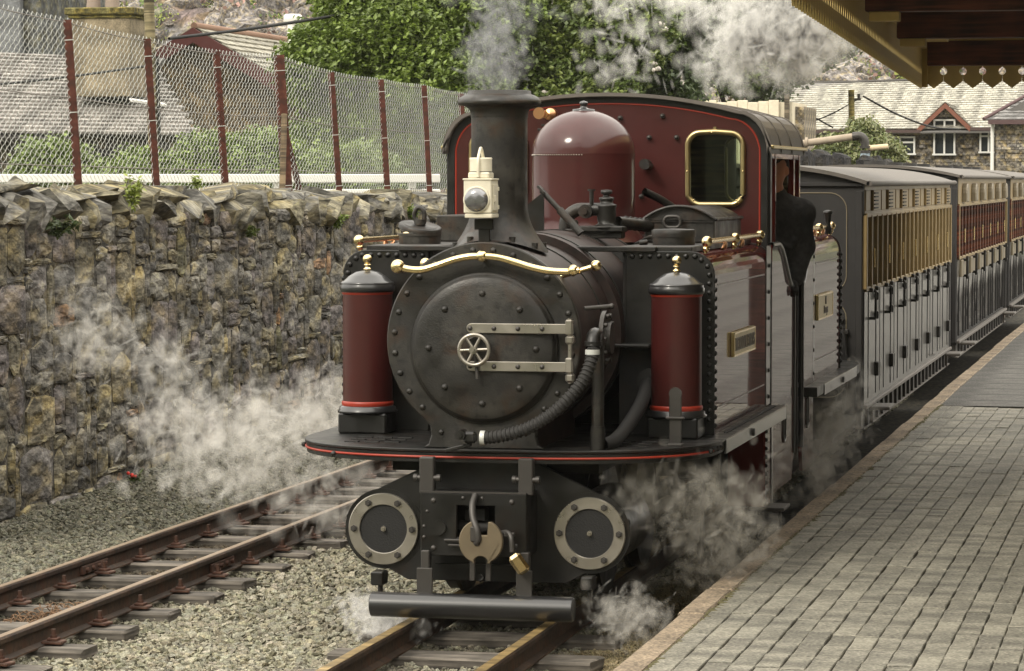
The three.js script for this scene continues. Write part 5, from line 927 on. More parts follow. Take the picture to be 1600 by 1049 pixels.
{ // terrace with long slate roof
  const h = thing('stone_house', 'stone house with long pale slate roof and brown gable over a white window', 'house', [-5, -0.4, -78.6]);
  const Y = (v) => v + 0.4, X = (v) => v + 5;
  const holes = [[X(-4.06), X(-3.39), Y(2.74), Y(3.84)], [X(-2.75), X(-2.2), Y(2.8), Y(3.6)], [X(-5.5), X(-4.52), Y(2.75), Y(3.35)], [X(-2.9), X(-2.3), Y(1.2), Y(2.32)]];
  mesh('wall', [bx(7.2, 3.9, 0.3, X(-5.9), Y(1.55), -0.26)], S({ color: C(0.34, 0.29, 0.21), roughness: 1, map: T.rock }), h);
  stoneFace('wall_stones', X(-9.4), X(-2.3), Y(-0.4), Y(3.5), -0.06, 0.12, STONEY, h, holes, 31);
  stoneFace('gable_stones', X(-4.43), X(-3.0), Y(3.5), Y(4.2), -0.05, 0.08, STONEY, h, holes, 32, (x, y) => y < Y(4.16) - Math.abs(x - X(-3.69)) * 0.93);
  mesh('gable_wall', [ext([[X(-4.4), Y(3.45)], [X(-2.98), Y(3.45)], [X(-3.69), Y(4.16)]], 0.2).translate(0, 0, -0.3)], S({ color: C(0.34, 0.29, 0.21), roughness: 1, map: T.rock }), h);
  windowUnit(X(-4.04), X(-3.41), Y(2.77), Y(3.81), 0, h, 0.76); windowUnit(X(-2.72), X(-2.2), Y(2.83), Y(3.57), 0, h, 0.66); windowUnit(X(-5.45), X(-4.56), Y(2.78), Y(3.32), 0, h); windowUnit(X(-2.85), X(-2.34), Y(1.3), Y(2.26), 0, h);
  slateRoof('roof_slates', [X(-9.6), Y(3.5), 0.25], [X(-1.0), Y(3.55), 0.25], [X(-1.0), Y(5.18), -5.6], [X(-9.6), Y(4.98), -5.6], 22, 62, [0.6, 0.575, 0.52], h, 5);
  mesh('roof', [bx(8.6, 0.05, 6.2, X(-5.3), Y(4.24), -2.7, 0, 0.268, 0, 0.005)], S({ color: C(0.2, 0.19, 0.18), roughness: 1 }), h);
  mesh('ridge', [rod([X(-9.6), Y(5.0), -5.6], [X(-1.0), Y(5.2), -5.6], 0.06, 6)], M.steelDark, h);
  mesh('gutter', [bx(5.2, 0.09, 0.1, X(-7.0), Y(3.46), 0.26), bx(0.75, 0.09, 0.1, X(-2.6), Y(3.52), 0.26)], S({ color: C(0.08, 0.05, 0.045), roughness: 0.6 }), h);
  for (const s of [-1, 1]) {
    const e = s < 0 ? [X(-4.5), Y(3.47)] : [X(-2.92), Y(3.5)];
    mesh('bargeboard', [ext([[X(-3.69), Y(4.27)], [e[0], e[1] + 0.05], [e[0] + s * -0.06, e[1] - 0.06], [X(-3.69), Y(4.12)]], 0.06).translate(0, 0, 0.24)], bargeMat, h);
    slateRoof('gable_slates', s < 0 ? [e[0], e[1] + 0.06, -2.2] : [e[0], e[1] + 0.06, 0.3], s < 0 ? [e[0], e[1] + 0.06, 0.3] : [e[0], e[1] + 0.06, -2.2], s < 0 ? [X(-3.69), Y(4.3), 0.3] : [X(-3.69), Y(4.3), -2.2], s < 0 ? [X(-3.69), Y(4.3), -2.2] : [X(-3.69), Y(4.3), 0.3], 8, 18, [0.45, 0.42, 0.37], h, 6);
  }
  const w = thing('stone_house', 'stone house wing with hipped slate roof and white corner downpipe', 'house', [-0.53, -0.4, -73.2]);
  mesh('wall', [bx(3.1, 4.2, 5, 0.1, 1.95, -2.6)], S({ color: C(0.34, 0.29, 0.21), roughness: 1, map: T.rock }), w);
  stoneFace('wall_stones', -1.42, 1.7, 0, 4.02, -0.06, 0.12, STONEY.map((c) => c.map((q) => q * 0.92)), w, [], 34);
  slateRoof('roof_slates', [-1.7, 4.07, 0.3], [1.9, 4.07, 0.3], [1.9, 5.2, -2.4], [0.1, 5.2, -2.4], 12, 22, [0.3, 0.29, 0.3], w, 7);
  mesh('roof', [ext([[-1.6, 0], [1.9, 0], [1.9, 1.05], [0.1, 1.05]], 0.1).rotateX(-0.3).translate(0, 4.03, -0.3)], M.steelDark, w);
  mesh('eaves_board', [bx(3.5, 0.12, 0.1, 0.15, 4.02, 0.28), rod([-1.72, 4.1, 0.32], [0.1, 5.26, -2.4], 0.05, 6)], S({ color: C(0.09, 0.05, 0.05), roughness: 0.7 }), w);
  mesh('downpipe', [cylY(0.05, 4.0, -1.5, 2.0, 0.06, 10)], M.white, w);
}
{ // pale boarded building behind the engine cab
  const b = thing('pale_shed', 'pale cream building of tall boards behind the cab roof under the smoke', 'building', [-7.8, -0.4, -65.3]);
  const cream = S({ color: C(0.78, 0.7, 0.54), roughness: 0.8, map: T.paint });
  mesh('wall', [bx(3.4, 4.4, 3, -0.4, 2.2, -1.6)], cream, b);
  for (let i = 0; i < 12; i++) mesh('wall_board', bx(0.255, 4.4 + (i % 3) * 0.05, 0.05, -2.05 + i * 0.262, 2.2, -0.05 + (i % 2) * 0.02, 0.01), cream, b);
  mesh('corner_board', [bx(0.12, 4.6, 0.1, 1.16, 2.3, -0.04)], S({ color: C(0.2, 0.16, 0.11), roughness: 0.9, map: T.wood }), b);
  mesh('side_wall', [bx(0.3, 4.3, 2.6, 1.38, 2.15, -1.9)], S({ color: C(0.5, 0.42, 0.3), roughness: 0.9, map: T.rock }), b);
  mesh('roof', [bx(3.2, 0.1, 2.8, -0.4, 4.3, -1.6, 0, 0.02)], M.steelDark, b);
}
{ // houses on the left, behind the fence
  const h = thing('slate_house', 'low house with large lilac grey slate roof seen through the fence', 'house', [-12, -0.4, -27]);
  slateRoof('roof_slates', [-4.5, 3.15, 0.6], [2.3, 3.05, 0.3], [0.4, 4.22, -3.4], [-4.5, 4.45, -3.2], 22, 40, [0.42, 0.39, 0.385], h, 13);
  mesh('roof', [bx(5.0, 0.06, 4.2, -1.95, 3.66, -1.5, 0, 0.3, 0, -0.03)], M.steelDark, h);
  mesh('wall', [bx(6.2, 3.4, 3.6, -1.2, 1.4, -1.7)], S({ color: C(0.28, 0.25, 0.2), roughness: 0.9, map: T.rock }), h);
  for (const x of [-3.2, -1.2, 0.8]) mesh('window', [bx(0.9, 0.32, 0.04, x, 2.72, 0.11)], M.dark, h);
  mesh('skylight_flashing', [bx(0.5, 0.03, 0.12, 1.2, 3.52, -0.75, 0, 0.3, 0.6, -0.3)], M.white, h);
  const k = thing('chimney_stack', 'broad cream chimney stack with mossy capping beyond the fence', 'chimney', [-11.44, 3.2, -28.0]);
  mesh('stack', [bx(0.86, 1.12, 0.7, 0, 0.56, 0, 0.01)], S({ color: C(0.4, 0.33, 0.22), roughness: 0.9, map: T.concrete }), k);
  mesh('cap', [bx(1.0, 0.1, 0.84, 0, 1.17, 0, 0.015), bx(0.92, 0.05, 0.76, 0, 1.1, 0, 0.01)], S({ color: C(0.33, 0.28, 0.09), roughness: 1, map: T.rock }), k);
  for (const x of [-0.22, 0.05]) mesh('chimney_pot', lathe([[0.09, 1.2], [0.1, 1.26], [0.08, 1.5], [0.1, 1.53], [0.1, 1.56], [0.07, 1.57]], x, 0, 0, 18), S({ color: C(0.3, 0.24, 0.2), roughness: 0.9 }), k);
  const g = thing('rendered_house', 'tall grey rendered gable end at the top left beyond the fence', 'house', [-15.95, -0.4, -31.5]);
  mesh('wall', [bx(4.2, 7.5, 3, -0.2, 3.75, -1.5)], S({ color: C(0.27, 0.28, 0.29), roughness: 0.9, map: T.concrete }), g);
  mesh('side_wall', [bx(0.28, 7.4, 2.9, 2.05, 3.7, -1.56)], S({ color: C(0.2, 0.2, 0.17), roughness: 0.95, map: T.rock }), g);
  mesh('roof', [ext([[-2.6, 7.4], [2.4, 7.4], [-0.1, 9.2]], 3.4).translate(0, 0, -3.2)], M.steelDark, g);
  const b = thing('gabled_house', 'tan house with maroon bargeboards and white flue beyond the fence', 'house', [-13.45, -0.4, -38.6]);
  mesh('wall', [ext([[-2.3, 0], [2.3, 0], [2.3, 3.65], [0, 4.95], [-2.3, 3.65]], 7).translate(0, 0, -7)], S({ color: C(0.46, 0.33, 0.18), roughness: 0.9, map: T.rock }), b);
  slateRoof('roof_slates', [2.75, 3.45, 0.45], [2.75, 3.45, -7.2], [0, 5.06, -7.2], [0, 5.06, 0.45], 16, 34, [0.48, 0.45, 0.38], b, 17);
  slateRoof('far_slates', [-2.75, 3.45, -7.2], [-2.75, 3.45, 0.45], [0, 5.06, 0.45], [0, 5.06, -7.2], 10, 20, [0.45, 0.42, 0.36], b, 18);
  for (const s of [-1, 1]) mesh('bargeboard', [ext([[0, 5.05], [s * 2.78, 3.46], [s * 2.74, 3.22], [0, 4.8]], 0.05).translate(0, 0, 0.42)], S({ color: C(0.12, 0.035, 0.03), roughness: 0.6 }), b);
  mesh('ridge', [rod([0, 5.09, 0.4], [0, 5.09, -7.2], 0.06, 6)], S({ color: C(0.25, 0.15, 0.1), roughness: 0.9 }), b);
  mesh('flue', [cylY(0.1, 0.5, 0.5, 5.1, -4, 16), lathe([[0.12, 5.34], [0.17, 5.36], [0.17, 5.48], [0.13, 5.5], [0, 5.5]], 0.5, 0, -4, 16)], M.white, b);
}
// ---------------------------------------------------------------- poles, wires, lamp posts, rails, water crane, slate slabs
function pole(name, label, cat, x, z, y0, y1, r, mat, lean = 0) { const o = thing(name, label, cat, [x, y0, z]); o.rotation.z = lean; mesh('shaft', [new THREE.CylinderGeometry(r * 0.85, r, y1 - y0, 14).translate(0, (y1 - y0) / 2, 0)], mat, o); return o; }
{
  const p = pole('telegraph_pole', 'weathered wooden pole rising behind the fence near the cream chimney', 'pole', -9.42, -24.1, -0.4, 5.2, 0.075, M.pole, 0.03);
  mesh('cable_conduit', [cylY(0.02, 4, 0.09, 2.0, 0.02, 8)], M.dark, p);
  const q = pole('telegraph_pole', 'mossy wooden pole in the bush before the long slate roof', 'pole', -5.53, -71, -0.4, 4.46, 0.095, S({ color: C(0.3, 0.24, 0.07), roughness: 0.9, map: T.wood }), 0.02);
  mesh('insulator', [cylY(0.04, 0.12, 0.2, 4.68, 0, 8), bx(0.3, 0.05, 0.05, 0.1, 4.6, 0)], M.steelDark, q);
  mesh('transformer', [bx(0.4, 0.26, 0.25, 0.1, 3.15, 0.2, 0.03)], S({ color: C(0.16, 0.17, 0.18), roughness: 0.6 }), q);
  const cab = (pts, r, label) => tag(mesh('overhead_cable', tube(pts, r, 30, 5), M.cable), label, 'cable');
  cab([[-9.3, 3.82, -24.1], [-8.6, 4.0, -25.4], [-7.6, 4.28, -27]], 0.022, 'thick black cable running from the wooden pole into the green tree');
  cab([[-12.6, 3.2, -24.5], [-11, 3.35, -24.6], [-9.5, 3.5, -24.2]], 0.016, 'thin dark cable seen through the fence left of the wooden pole');
  cab([[-5.3, 4.28, -71], [-4.6, 3.85, -73], [-3.9, 3.55, -76], [-3.2, 3.5, -77.5]], 0.028, 'black cable sagging from the mossy pole to the brown gable');
  cab([[-8.1, 4.55, -71], [-7.1, 4.0, -71], [-6.1, 3.45, -71]], 0.022, 'dark cable slanting down across the pale slate roof above the water crane');
  cab([[-5.45, 4.2, -71], [-6.3, 3.75, -71], [-7.5, 3.35, -71]], 0.018, 'thin cable dropping to the left from the mossy pole');
  const l1 = pole('lamp_post', 'tall grey steel post on the bright rocky slope', 'lamp post', -10.13, -116, 3, 12, 0.16, S({ color: C(0.35, 0.36, 0.38), roughness: 0.5 }));
  const l2 = pole('lamp_post', 'slim short lamp post with a round head beside the taller post', 'lamp post', -11.1, -116, 3, 7.1, 0.07, S({ color: C(0.4, 0.4, 0.38), roughness: 0.6 }));
  mesh('lamp_head', [lathe([[0, 4.0], [0.2, 4.05], [0.26, 4.2], [0.2, 4.35], [0, 4.4]], 0, 0, 0, 16)], M.white, l2);
  const r = thing('guard_rail', 'white painted rail behind the fence just above the wall', 'railing', [-7.4, 0, -17.3]);
  mesh('rail', [bx(6.2, 0.09, 0.06, 0, 2.07, 0, 0.01, 0, 0.19, 0)], M.white, r); mesh('rail', [bx(6.2, 0.06, 0.06, 0, 1.93, 0, 0.01, 0, 0.19, 0)], M.white, r);
  for (let i = 0; i < 5; i++) { const k = -2.8 + i * 1.4; mesh('post', [bx(0.07, 2.4, 0.05, k * 0.98, 0.85, -k * 0.19 - 0.06, 0.01)], M.white, r); }
}
{
  const w = thing('water_crane', 'rusty water pipe on an arm with pale blue hose beside the coaches', 'water crane', [-3.5, -0.3, -40.7]);
  mesh('column', [cylY(0.1, 3.0, 0, 1.5, 0, 16), cylY(0.16, 0.2, 0, 0.1, 0, 16)], M.steelDark, w);
  mesh('pipe_arm', [rod([0, 2.96, 0], [1.06, 3.1, 0], 0.062, 14), cylX(0.09, 0.04, 0.25, 3.0, 0, 14)], S({ color: C(0.4, 0.33, 0.25), roughness: 0.8, map: T.paint }), w);
  mesh('elbow', [tube([[1.04, 3.1, 0], [1.16, 3.11, 0], [1.24, 3.05, 0], [1.26, 2.9, 0]], 0.072, 20, 12), cylY(0.1, 0.04, 1.26, 2.92, 0, 14), cylY(0.09, 0.05, 1.26, 2.84, 0, 14)], M.steelDark, w);
  mesh('hose', [tube([[1.26, 2.82, 0], [1.25, 2.6, 0.02], [1.255, 2.35, 0], [1.24, 1.9, 0]], 0.085, 20, 12)], S({ color: C(0.36, 0.45, 0.52), roughness: 0.7, map: T.cloth }), w);
  mesh('counter_arm', [rod([1.3, 2.9, 0], [1.65, 2.93, 0], 0.05, 10)], S({ color: C(0.6, 0.48, 0.32), roughness: 0.8 }), w);
}
{
  reseed(61);
  const f = thing('slate_slab_fence', 'row of dark upright slate slabs with rough tops behind the coach roofs', 'slab fence', [0, 0, 0]);
  const place = (xa, za, xb, zb, n, ya, yb, wa, wb) => { for (let i = 0; i < n; i++) { const t = (i + 0.5) / n, u = t * t * 0.45 + t * 0.55, x = lerp(xa, xb, u), z = lerp(za, zb, u), w = lerp(wa, wb, t) * rr(0.85, 1.15), top = lerp(ya, yb, t) + rr(-0.03, 0.03);
    const pts = []; for (const X of [-0.5, 0.5]) for (const Z of [-0.5, 0.5]) { pts.push(V(X * w, -2.2, Z * 0.3), V(X * w * 0.97, top - 0.05 + rr(-0.02, 0.02), Z * 0.3), V(X * w * rr(0.3, 0.7), top + rr(0, 0.05), Z * 0.22)); }
    mesh('slate_slab', at(new ConvexGeometry(pts), x, 0, z, 0, -0.2, 0), S({ color: C(0.04, 0.037, 0.035).multiplyScalar(rr(0.8, 1.3)), roughness: 0.9, map: T.rock, bumpMap: T.rockBump, bumpScale: 0.02 }), f); } };
  place(-1.7, -25.2, -1.42, -30.4, 4, 2.44, 2.38, 0.2, 0.24); place(-1.63, -33.8, -2.15, -70.5, 12, 2.42, 2.16, 0.2, 0.27);
}
// ---------------------------------------------------------------- rocky hillside
{
  const X0 = -95, X1 = 25, Z0 = -98, Z1 = -190, nx = 380, nz = 250, g = new THREE.PlaneGeometry(X1 - X0, Z0 - Z1, nx, nz).rotateX(-Math.PI / 2), p = g.attributes.position, col = new Float32Array(p.count * 3);
  const H = (x, z) => { const d = Z0 - z; return -0.5 + 0.0 + d * 0.42 + (fbm(x * 0.12 + 3, z * 0.12, 2, 5) - 0.5) * 6 + (fbm(x * 0.7, z * 0.7, 6, 4) - 0.5) * 2.2; };
  for (let i = 0; i < p.count; i++) {
    const x = p.getX(i) + (X0 + X1) / 2, z = p.getZ(i) + (Z0 + Z1) / 2, y = H(x, z); p.setXYZ(i, x, y, z);
    const n = fbm(x * 0.3 + 7, y * 0.3, z * 0.3, 4), m = fbm(x * 0.9, y * 0.9 + 3, z * 0.9, 4), e = sstep(n, 0.42, 0.56), q = sstep(m, 0.5, 0.62);
    let c = [lerp(0.32, 0.2, e), lerp(0.25, 0.24, e), lerp(0.2, 0.1, e)]; c = [lerp(c[0], 0.3, q), lerp(c[1], 0.22, q), lerp(c[2], 0.18, q)];
    const k = sstep(fbm(x * 0.5 + 30, y * 0.6, z * 0.4, 3), 0.56, 0.64); c = [lerp(c[0], 0.5, k), lerp(c[1], 0.46, k), lerp(c[2], 0.4, k)];
    col.set(c, i * 3);
  }
  g.setAttribute('color', new THREE.BufferAttribute(col, 3)); const hillTex = T.rock.clone(); hillTex.repeat.set(0.35, 0.35);
  const gf = g.toNonIndexed(); gf.computeVertexNormals();
  kind(mesh('hill', gf, S({ color: C(1, 1, 1), vertexColors: true, roughness: 1, map: hillTex }), null), 'structure');
  const back = new THREE.PlaneGeometry(600, 260, 60, 26).rotateX(-Math.PI / 2).translate(-40, 0, -310), bp = back.attributes.position;
  for (let i = 0; i < bp.count; i++) { const x = bp.getX(i), z = bp.getZ(i); bp.setY(i, 36 + (-190 - z) * 0.4 + (fbm(x * 0.03, z * 0.03, 1, 4) - 0.5) * 26); }
  back.computeVertexNormals(); const valley = new THREE.PlaneGeometry(700, 220, 40, 16).rotateX(-Math.PI / 2).translate(0, 0, 160), vp = valley.attributes.position;
  for (let i = 0; i < vp.count; i++) { const x = vp.getX(i), z = vp.getZ(i); vp.setY(i, -1 + (z - 50) * 0.42 + (fbm(x * 0.03, z * 0.03, 5, 4) - 0.5) * 20 * sstep(z, 55, 110)); }
  valley.computeVertexNormals(); kind(mesh('unseen_valley_hill', valley, S({ color: C(0.13, 0.14, 0.07), roughness: 1, map: T.rock }), null), 'structure');  // unseen hill behind the camera, added to darken low sky light and reflections
  kind(mesh('far_hill', back, S({ color: C(0.24, 0.2, 0.13), roughness: 1, map: T.rock }), null), 'structure');
  reseed(91);
  const rocks = [], rc = [], bush = [], bc = [];
  for (let i = 0; i < 9000; i++) {
    const z = lerp(Z0 - 2, -140, rnd()), d = EYE.z - z, x = EYE.x - d * Math.tan(rr(0.03, 0.40)), y = H(x, z), s = Math.pow(rnd(), 2) * 1.3 + 0.2;
    const right = x > -16, m = new THREE.Matrix4().compose(V(x, y, z), new THREE.Quaternion().setFromEuler(new THREE.Euler(rnd() * 6, rnd() * 6, rnd() * 6)), V(s * rr(0.6, 1.3), s * rr(0.5, 1), s));
    if (rnd() < 0.5) { rocks.push(m); const l = rr(0.6, 1.2) * (right ? 1.25 : 1); rc.push([0.42 * l, 0.37 * l, 0.31 * l]); } else { bush.push(m); const l = rr(0.7, 1.3); bc.push(rnd() < 0.45 ? [0.3 * l, 0.19 * l, 0.16 * l] : rnd() < 0.6 ? [0.24 * l, 0.27 * l, 0.07 * l] : [0.12 * l, 0.17 * l, 0.05 * l]); }  // boulders on the right brightened in colour as if sunlit
  }
  const rg = new THREE.IcosahedronGeometry(0.7, 1), rp = rg.attributes.position; for (let i = 0; i < rp.count; i++) { const k = 0.7 + 0.5 * hash3(Math.round(rp.getX(i) * 50), Math.round(rp.getY(i) * 50), Math.round(rp.getZ(i) * 50)); rp.setXYZ(i, rp.getX(i) * k, rp.getY(i) * k, rp.getZ(i) * k); } rg.computeVertexNormals();
  tag(instanced('hill_rocks', rg, S({ color: C(1, 1, 1), roughness: 0.95, map: T.rock }), rocks, null, rc), 'pale boulders strewn over the hillside, sunlit brightness put into those on the right', 'rocks');
  const lg = []; for (let i = 0; i < 90; i++) { const q = V(rr(-1, 1), rr(-1, 1), rr(-1, 1)).normalize().multiplyScalar(rr(0.5, 0.85)); lg.push(at(new THREE.PlaneGeometry(0.13, 0.1), q.x, q.y, q.z, rnd() * 6, rnd() * 6, rnd() * 6)); }
  tag(instanced('heather', mergeGeometries(lg), S({ color: C(1, 1, 1), roughness: 1, side: THREE.DoubleSide }), bush, null, bc), 'pink heather and green scrub over the hillside', 'scrub');
}
// ---------------------------------------------------------------- trees and shrubs
const leafMat = (r, g, b) => PH({ color: C(r, g, b), roughness: 0.48, transmission: 0.35, thickness: 0, side: THREE.DoubleSide });
function leafClump(n, len, wid, spread) {   // a sprig of pointed, slightly folded leaves
  const pos = []; const v = V(), m = new THREE.Matrix4();
  for (let i = 0; i < n; i++) {
    m.compose(V(rr(-1, 1) * spread, rr(-1, 1) * spread, rr(-1, 1) * spread), new THREE.Quaternion().setFromEuler(new THREE.Euler(rr(-1.1, 1.1), rnd() * 6.28, rr(-0.9, 0.9))), V(1, 1, 1));
    const l = len * rr(0.7, 1.2), w = wid * rr(0.8, 1.2), q = [[0, 0, 0], [w, 0.25 * w, l * 0.4], [0, 0, l], [-w, 0.25 * w, l * 0.4]].map(([x, y, z]) => v.set(x, y, z).applyMatrix4(m).toArray());
    for (const k of [0, 1, 2, 0, 2, 3]) pos.push(...q[k]);
  }
  const g = new THREE.BufferGeometry(); g.setAttribute('position', new THREE.BufferAttribute(new Float32Array(pos), 3)); g.computeVertexNormals(); return g;
}
function tree(name, label, base, lobes, count, clump, tints, trunkR, group, sd, flowers = 0) {
  reseed(sd); const t = thing(name, label, name.replace(/_/g, ' ').replace(/^.* /, ''), base, 0, group), ms = [], cs = [], fl = [];
  const tot = lobes.reduce((s, l) => s + l[3] ** 2, 0);
  for (const [lx, ly, lz, r, sq = 0.85] of lobes) {
    const n = Math.round(count * r * r / tot);
    for (let i = 0; i < n; i++) {
      const d = V(rr(-1, 1), rr(-1, 1), rr(-1, 1)); if (d.lengthSq() > 1 || d.lengthSq() < 0.01) { i--; continue; } d.normalize();
      const bump = 0.75 + 0.5 * fbm(d.x * 2.5 + lx, d.y * 2.5 + ly, d.z * 2.5 + lz, 3), k = r * bump * Math.pow(rr(0.18, 1), 0.4), p = V(lx + d.x * k, ly + d.y * k * sq, lz + d.z * k);
      const s = rr(0.7, 1.3); ms.push(new THREE.Matrix4().compose(p, new THREE.Quaternion().setFromEuler(new THREE.Euler(rr(-0.6, 0.6), rnd() * 6.28, rr(-0.6, 0.6))), V(s, s, s)));
      const q = pick(tints), l = rr(0.75, 1.3); cs.push(q.map((c) => c * l));
      if (flowers && rnd() < flowers && k > r * 0.75) fl.push(p.clone());
    }
  }
  const limbs = []; const top = V(lobes[0][0], lobes[0][1], lobes[0][2]);
  limbs.push(new THREE.TubeGeometry(new THREE.CatmullRomCurve3([V(0, -0.4, 0), V(top.x * 0.2, top.y * 0.3, top.z * 0.2), V(top.x * 0.7, top.y * 0.75, top.z * 0.7)]), 8, trunkR, 8));
  for (const [lx, ly, lz] of lobes) { limbs.push(rod([top.x * 0.25, top.y * 0.32, top.z * 0.25], [lx * 0.7, ly * 0.75, lz * 0.7], trunkR * 0.55, 6, trunkR * 0.3)); for (let i = 0; i < 3; i++) limbs.push(rod([lx * 0.7, ly * 0.75, lz * 0.7], [lx + rr(-0.5, 0.5), ly + rr(-0.3, 0.5), lz + rr(-0.5, 0.5)], trunkR * 0.26, 5, trunkR * 0.1)); }
  mesh('trunk', limbs, S({ color: C(0.09, 0.075, 0.05), roughness: 1, map: T.wood }), t);
  instanced('crown', clump, leafMat(1, 1, 1), ms, t, cs);
  if (fl.length) { const fg = []; for (let i = 0; i < 7; i++) fg.push(ball(0.03, rr(-0.06, 0.06), rr(-0.05, 0.05), rr(-0.06, 0.06), 5)); instanced('blossom', mergeGeometries(fg.map((x) => metric(x))), S({ color: C(0.75, 0.68, 0.62), roughness: 0.8 }), fl.map((p) => new THREE.Matrix4().makeTranslation(p.x, p.y, p.z)), t); }
  return t;
}
reseed(200);
const sprig = leafClump(13, 0.066, 0.02, 0.095), bigSprig = leafClump(12, 0.08, 0.024, 0.11), fine = leafClump(10, 0.07, 0.022, 0.09);
const BRIGHT = [[0.17, 0.24, 0.035], [0.22, 0.3, 0.05], [0.13, 0.19, 0.03]], MID = [[0.12, 0.175, 0.038], [0.16, 0.22, 0.046], [0.2, 0.25, 0.055]], DARK = [[0.06, 0.095, 0.03], [0.085, 0.13, 0.036], [0.12, 0.17, 0.045]];
tree('broadleaf_tree', 'bright green leafy tree crowding over the fence left of the chimney', [-7.1, 0, -27.2], [[0.1, 4.0, 0, 1.15], [-0.75, 3.55, 0.3, 0.8], [0.9, 4.3, -0.3, 0.95], [0.6, 3.2, 0.4, 0.85], [-0.4, 4.6, -0.3, 0.9], [0.1, 2.5, 0.2, 0.9], [-0.9, 2.3, 0.5, 0.7], [1.2, 2.6, 0, 0.8], [0.2, 5.4, -0.5, 1.0]], 19000, sprig, BRIGHT, 0.14, 'trees behind the fence', 201);
tree('broadleaf_tree', 'dark green rhododendron-like tree with white blossom behind the chimney smoke', [-5.3, 0, -28.6], [[0.1, 3.6, 0, 1.2], [-0.6, 4.3, -0.2, 0.95], [0.8, 4.2, 0.1, 0.95], [0.4, 2.7, 0.4, 1.0], [-0.8, 2.9, 0.3, 0.8], [0.3, 5.1, -0.4, 1.1]], 16000, sprig, MID, 0.14, 'trees behind the fence', 202, 0.004);
tree('broadleaf_tree', 'very dark tree with pale blossom left of the white smoke above the cab', [-4.6, 0, -30.2], [[0, 3.5, 0, 1.1], [0.6, 4.5, 0.1, 0.85], [-0.5, 4.6, -0.2, 0.95], [0.2, 2.7, 0.4, 0.8], [0.1, 5.3, -0.3, 1.0], [-0.8, 3.2, 0.2, 0.8]], 15000, bigSprig, DARK, 0.14, 'trees behind the fence', 203, 0.006);
tree('broadleaf_tree', 'dark tree almost hidden in the white smoke behind the cab roof', [-8.0, -0.4, -70], [[0, 6.2, 0, 1.9], [-1.6, 6.8, -0.2, 1.6], [1.2, 6.6, 0.1, 1.5], [0.2, 8.4, 0, 1.9], [-2.6, 5.6, 0, 1.4]], 9000, leafClump(10, 0.16, 0.045, 0.18), DARK, 0.2, 'trees behind the fence', 204, 0.004);
tree('garden_shrub', 'pale green shrub behind the fence at the far left', [-10.2, 0, -22.2], [[0, 1.5, 0, 0.8], [-0.8, 1.3, 0, 0.75], [0.8, 1.6, -0.2, 0.75], [0, 2.1, -0.2, 0.55]], 5000, fine, BRIGHT.map((c) => c.map((q) => q * 0.9)), 0.05, 'shrubs behind the fence', 205);
tree('garden_shrub', 'green shrub behind the fence right of the wooden pole', [-8.6, 0, -22.8], [[0, 1.5, 0, 0.8], [-0.6, 1.9, 0, 0.6], [0.6, 1.8, -0.2, 0.75], [0.2, 2.2, -0.2, 0.5]], 5000, fine, BRIGHT, 0.05, 'shrubs behind the fence', 206);
tree('garden_shrub', 'yellowish green shrub behind the fence under the bright tree', [-7.4, 0, -23.2], [[0, 1.5, 0, 0.8], [0.7, 1.9, 0, 0.7], [-0.5, 2.1, -0.2, 0.65]], 4500, fine, BRIGHT, 0.05, 'shrubs behind the fence', 207);
tree('garden_shrub', 'leafy bush in front of the stone house around the mossy pole', [-4.25, 0, -59.5], [[0, 2.3, 0, 0.7], [-0.5, 2.7, 0.1, 0.5], [0.5, 2.6, 0, 0.55], [-0.75, 2.1, 0.2, 0.5], [0.1, 3.1, -0.1, 0.42], [0.75, 2.1, 0, 0.45]], 3600, bigSprig, [[0.2, 0.22, 0.075], [0.14, 0.18, 0.05], [0.24, 0.25, 0.1]], 0.06, undefined, 208);
// ---------------------------------------------------------------- weeds
function weed(name, label, pos, h, n, col, sd, spread = 0.35, lean = [0.2, 0]) {
  reseed(sd); const t = thing(name, label, 'weed', pos), st = [], lv = [];
  for (let i = 0; i < n; i++) { const a = rnd() * 6.28, k = rr(0.1, spread), hh = h * rr(0.6, 1), tip = [Math.cos(a) * k * h + lean[0] * h * 0.4, hh, Math.sin(a) * k * h + lean[1] * h]; st.push(tube([[0, 0, 0], [tip[0] * 0.3, hh * 0.5, tip[2] * 0.3], tip], 0.0025, 6, 4)); for (let j = 0; j < 9; j++) { const u = rr(0.3, 1); lv.push(at(leafClump(2, 0.05, 0.012, 0.01), tip[0] * u * u, hh * u, tip[2] * u * u, rr(-0.5, 0.5), rnd() * 6, 0)); } }
  mesh('stem', st, S({ color: C(0.12, 0.14, 0.04), roughness: 0.9 }), t); mesh('foliage', lv, leafMat(...col), t); return t;
}
weed('wall_weed', 'young yellow green weed growing from the coping near the second fence bay', [-4.0, 1.82, -7.0], 0.27, 9, [0.3, 0.36, 0.07], 301, 0.32);
weed('wall_weed', 'small light green weed on the coping left of the third post', [-4.2, 1.98, -9.1], 0.1, 4, [0.28, 0.34, 0.08], 302);
weed('wall_weed', 'dark fern tuft hanging under the coping at the far left', [-4.04, 1.66, -5.6], 0.16, 12, [0.06, 0.09, 0.025], 303, 0.9, [0.7, 0]);
weed('wall_weed', 'green tuft under the coping beside the sand box knob', [-4.04, 1.62, -12.6], 0.15, 10, [0.18, 0.25, 0.03], 304, 0.8, [0.6, 0]);
weed('wall_weed', 'bright green tuft below the coping behind the left filler lid', [-4.04, 1.66, -15.4], 0.16, 10, [0.22, 0.32, 0.03], 305, 0.8, [0.6, 0]);
weed('wall_weed', 'thin green weed under the middle of the coping', [-4.04, 1.6, -10.0], 0.1, 7, [0.15, 0.2, 0.04], 306, 0.8, [0.6, 0]);
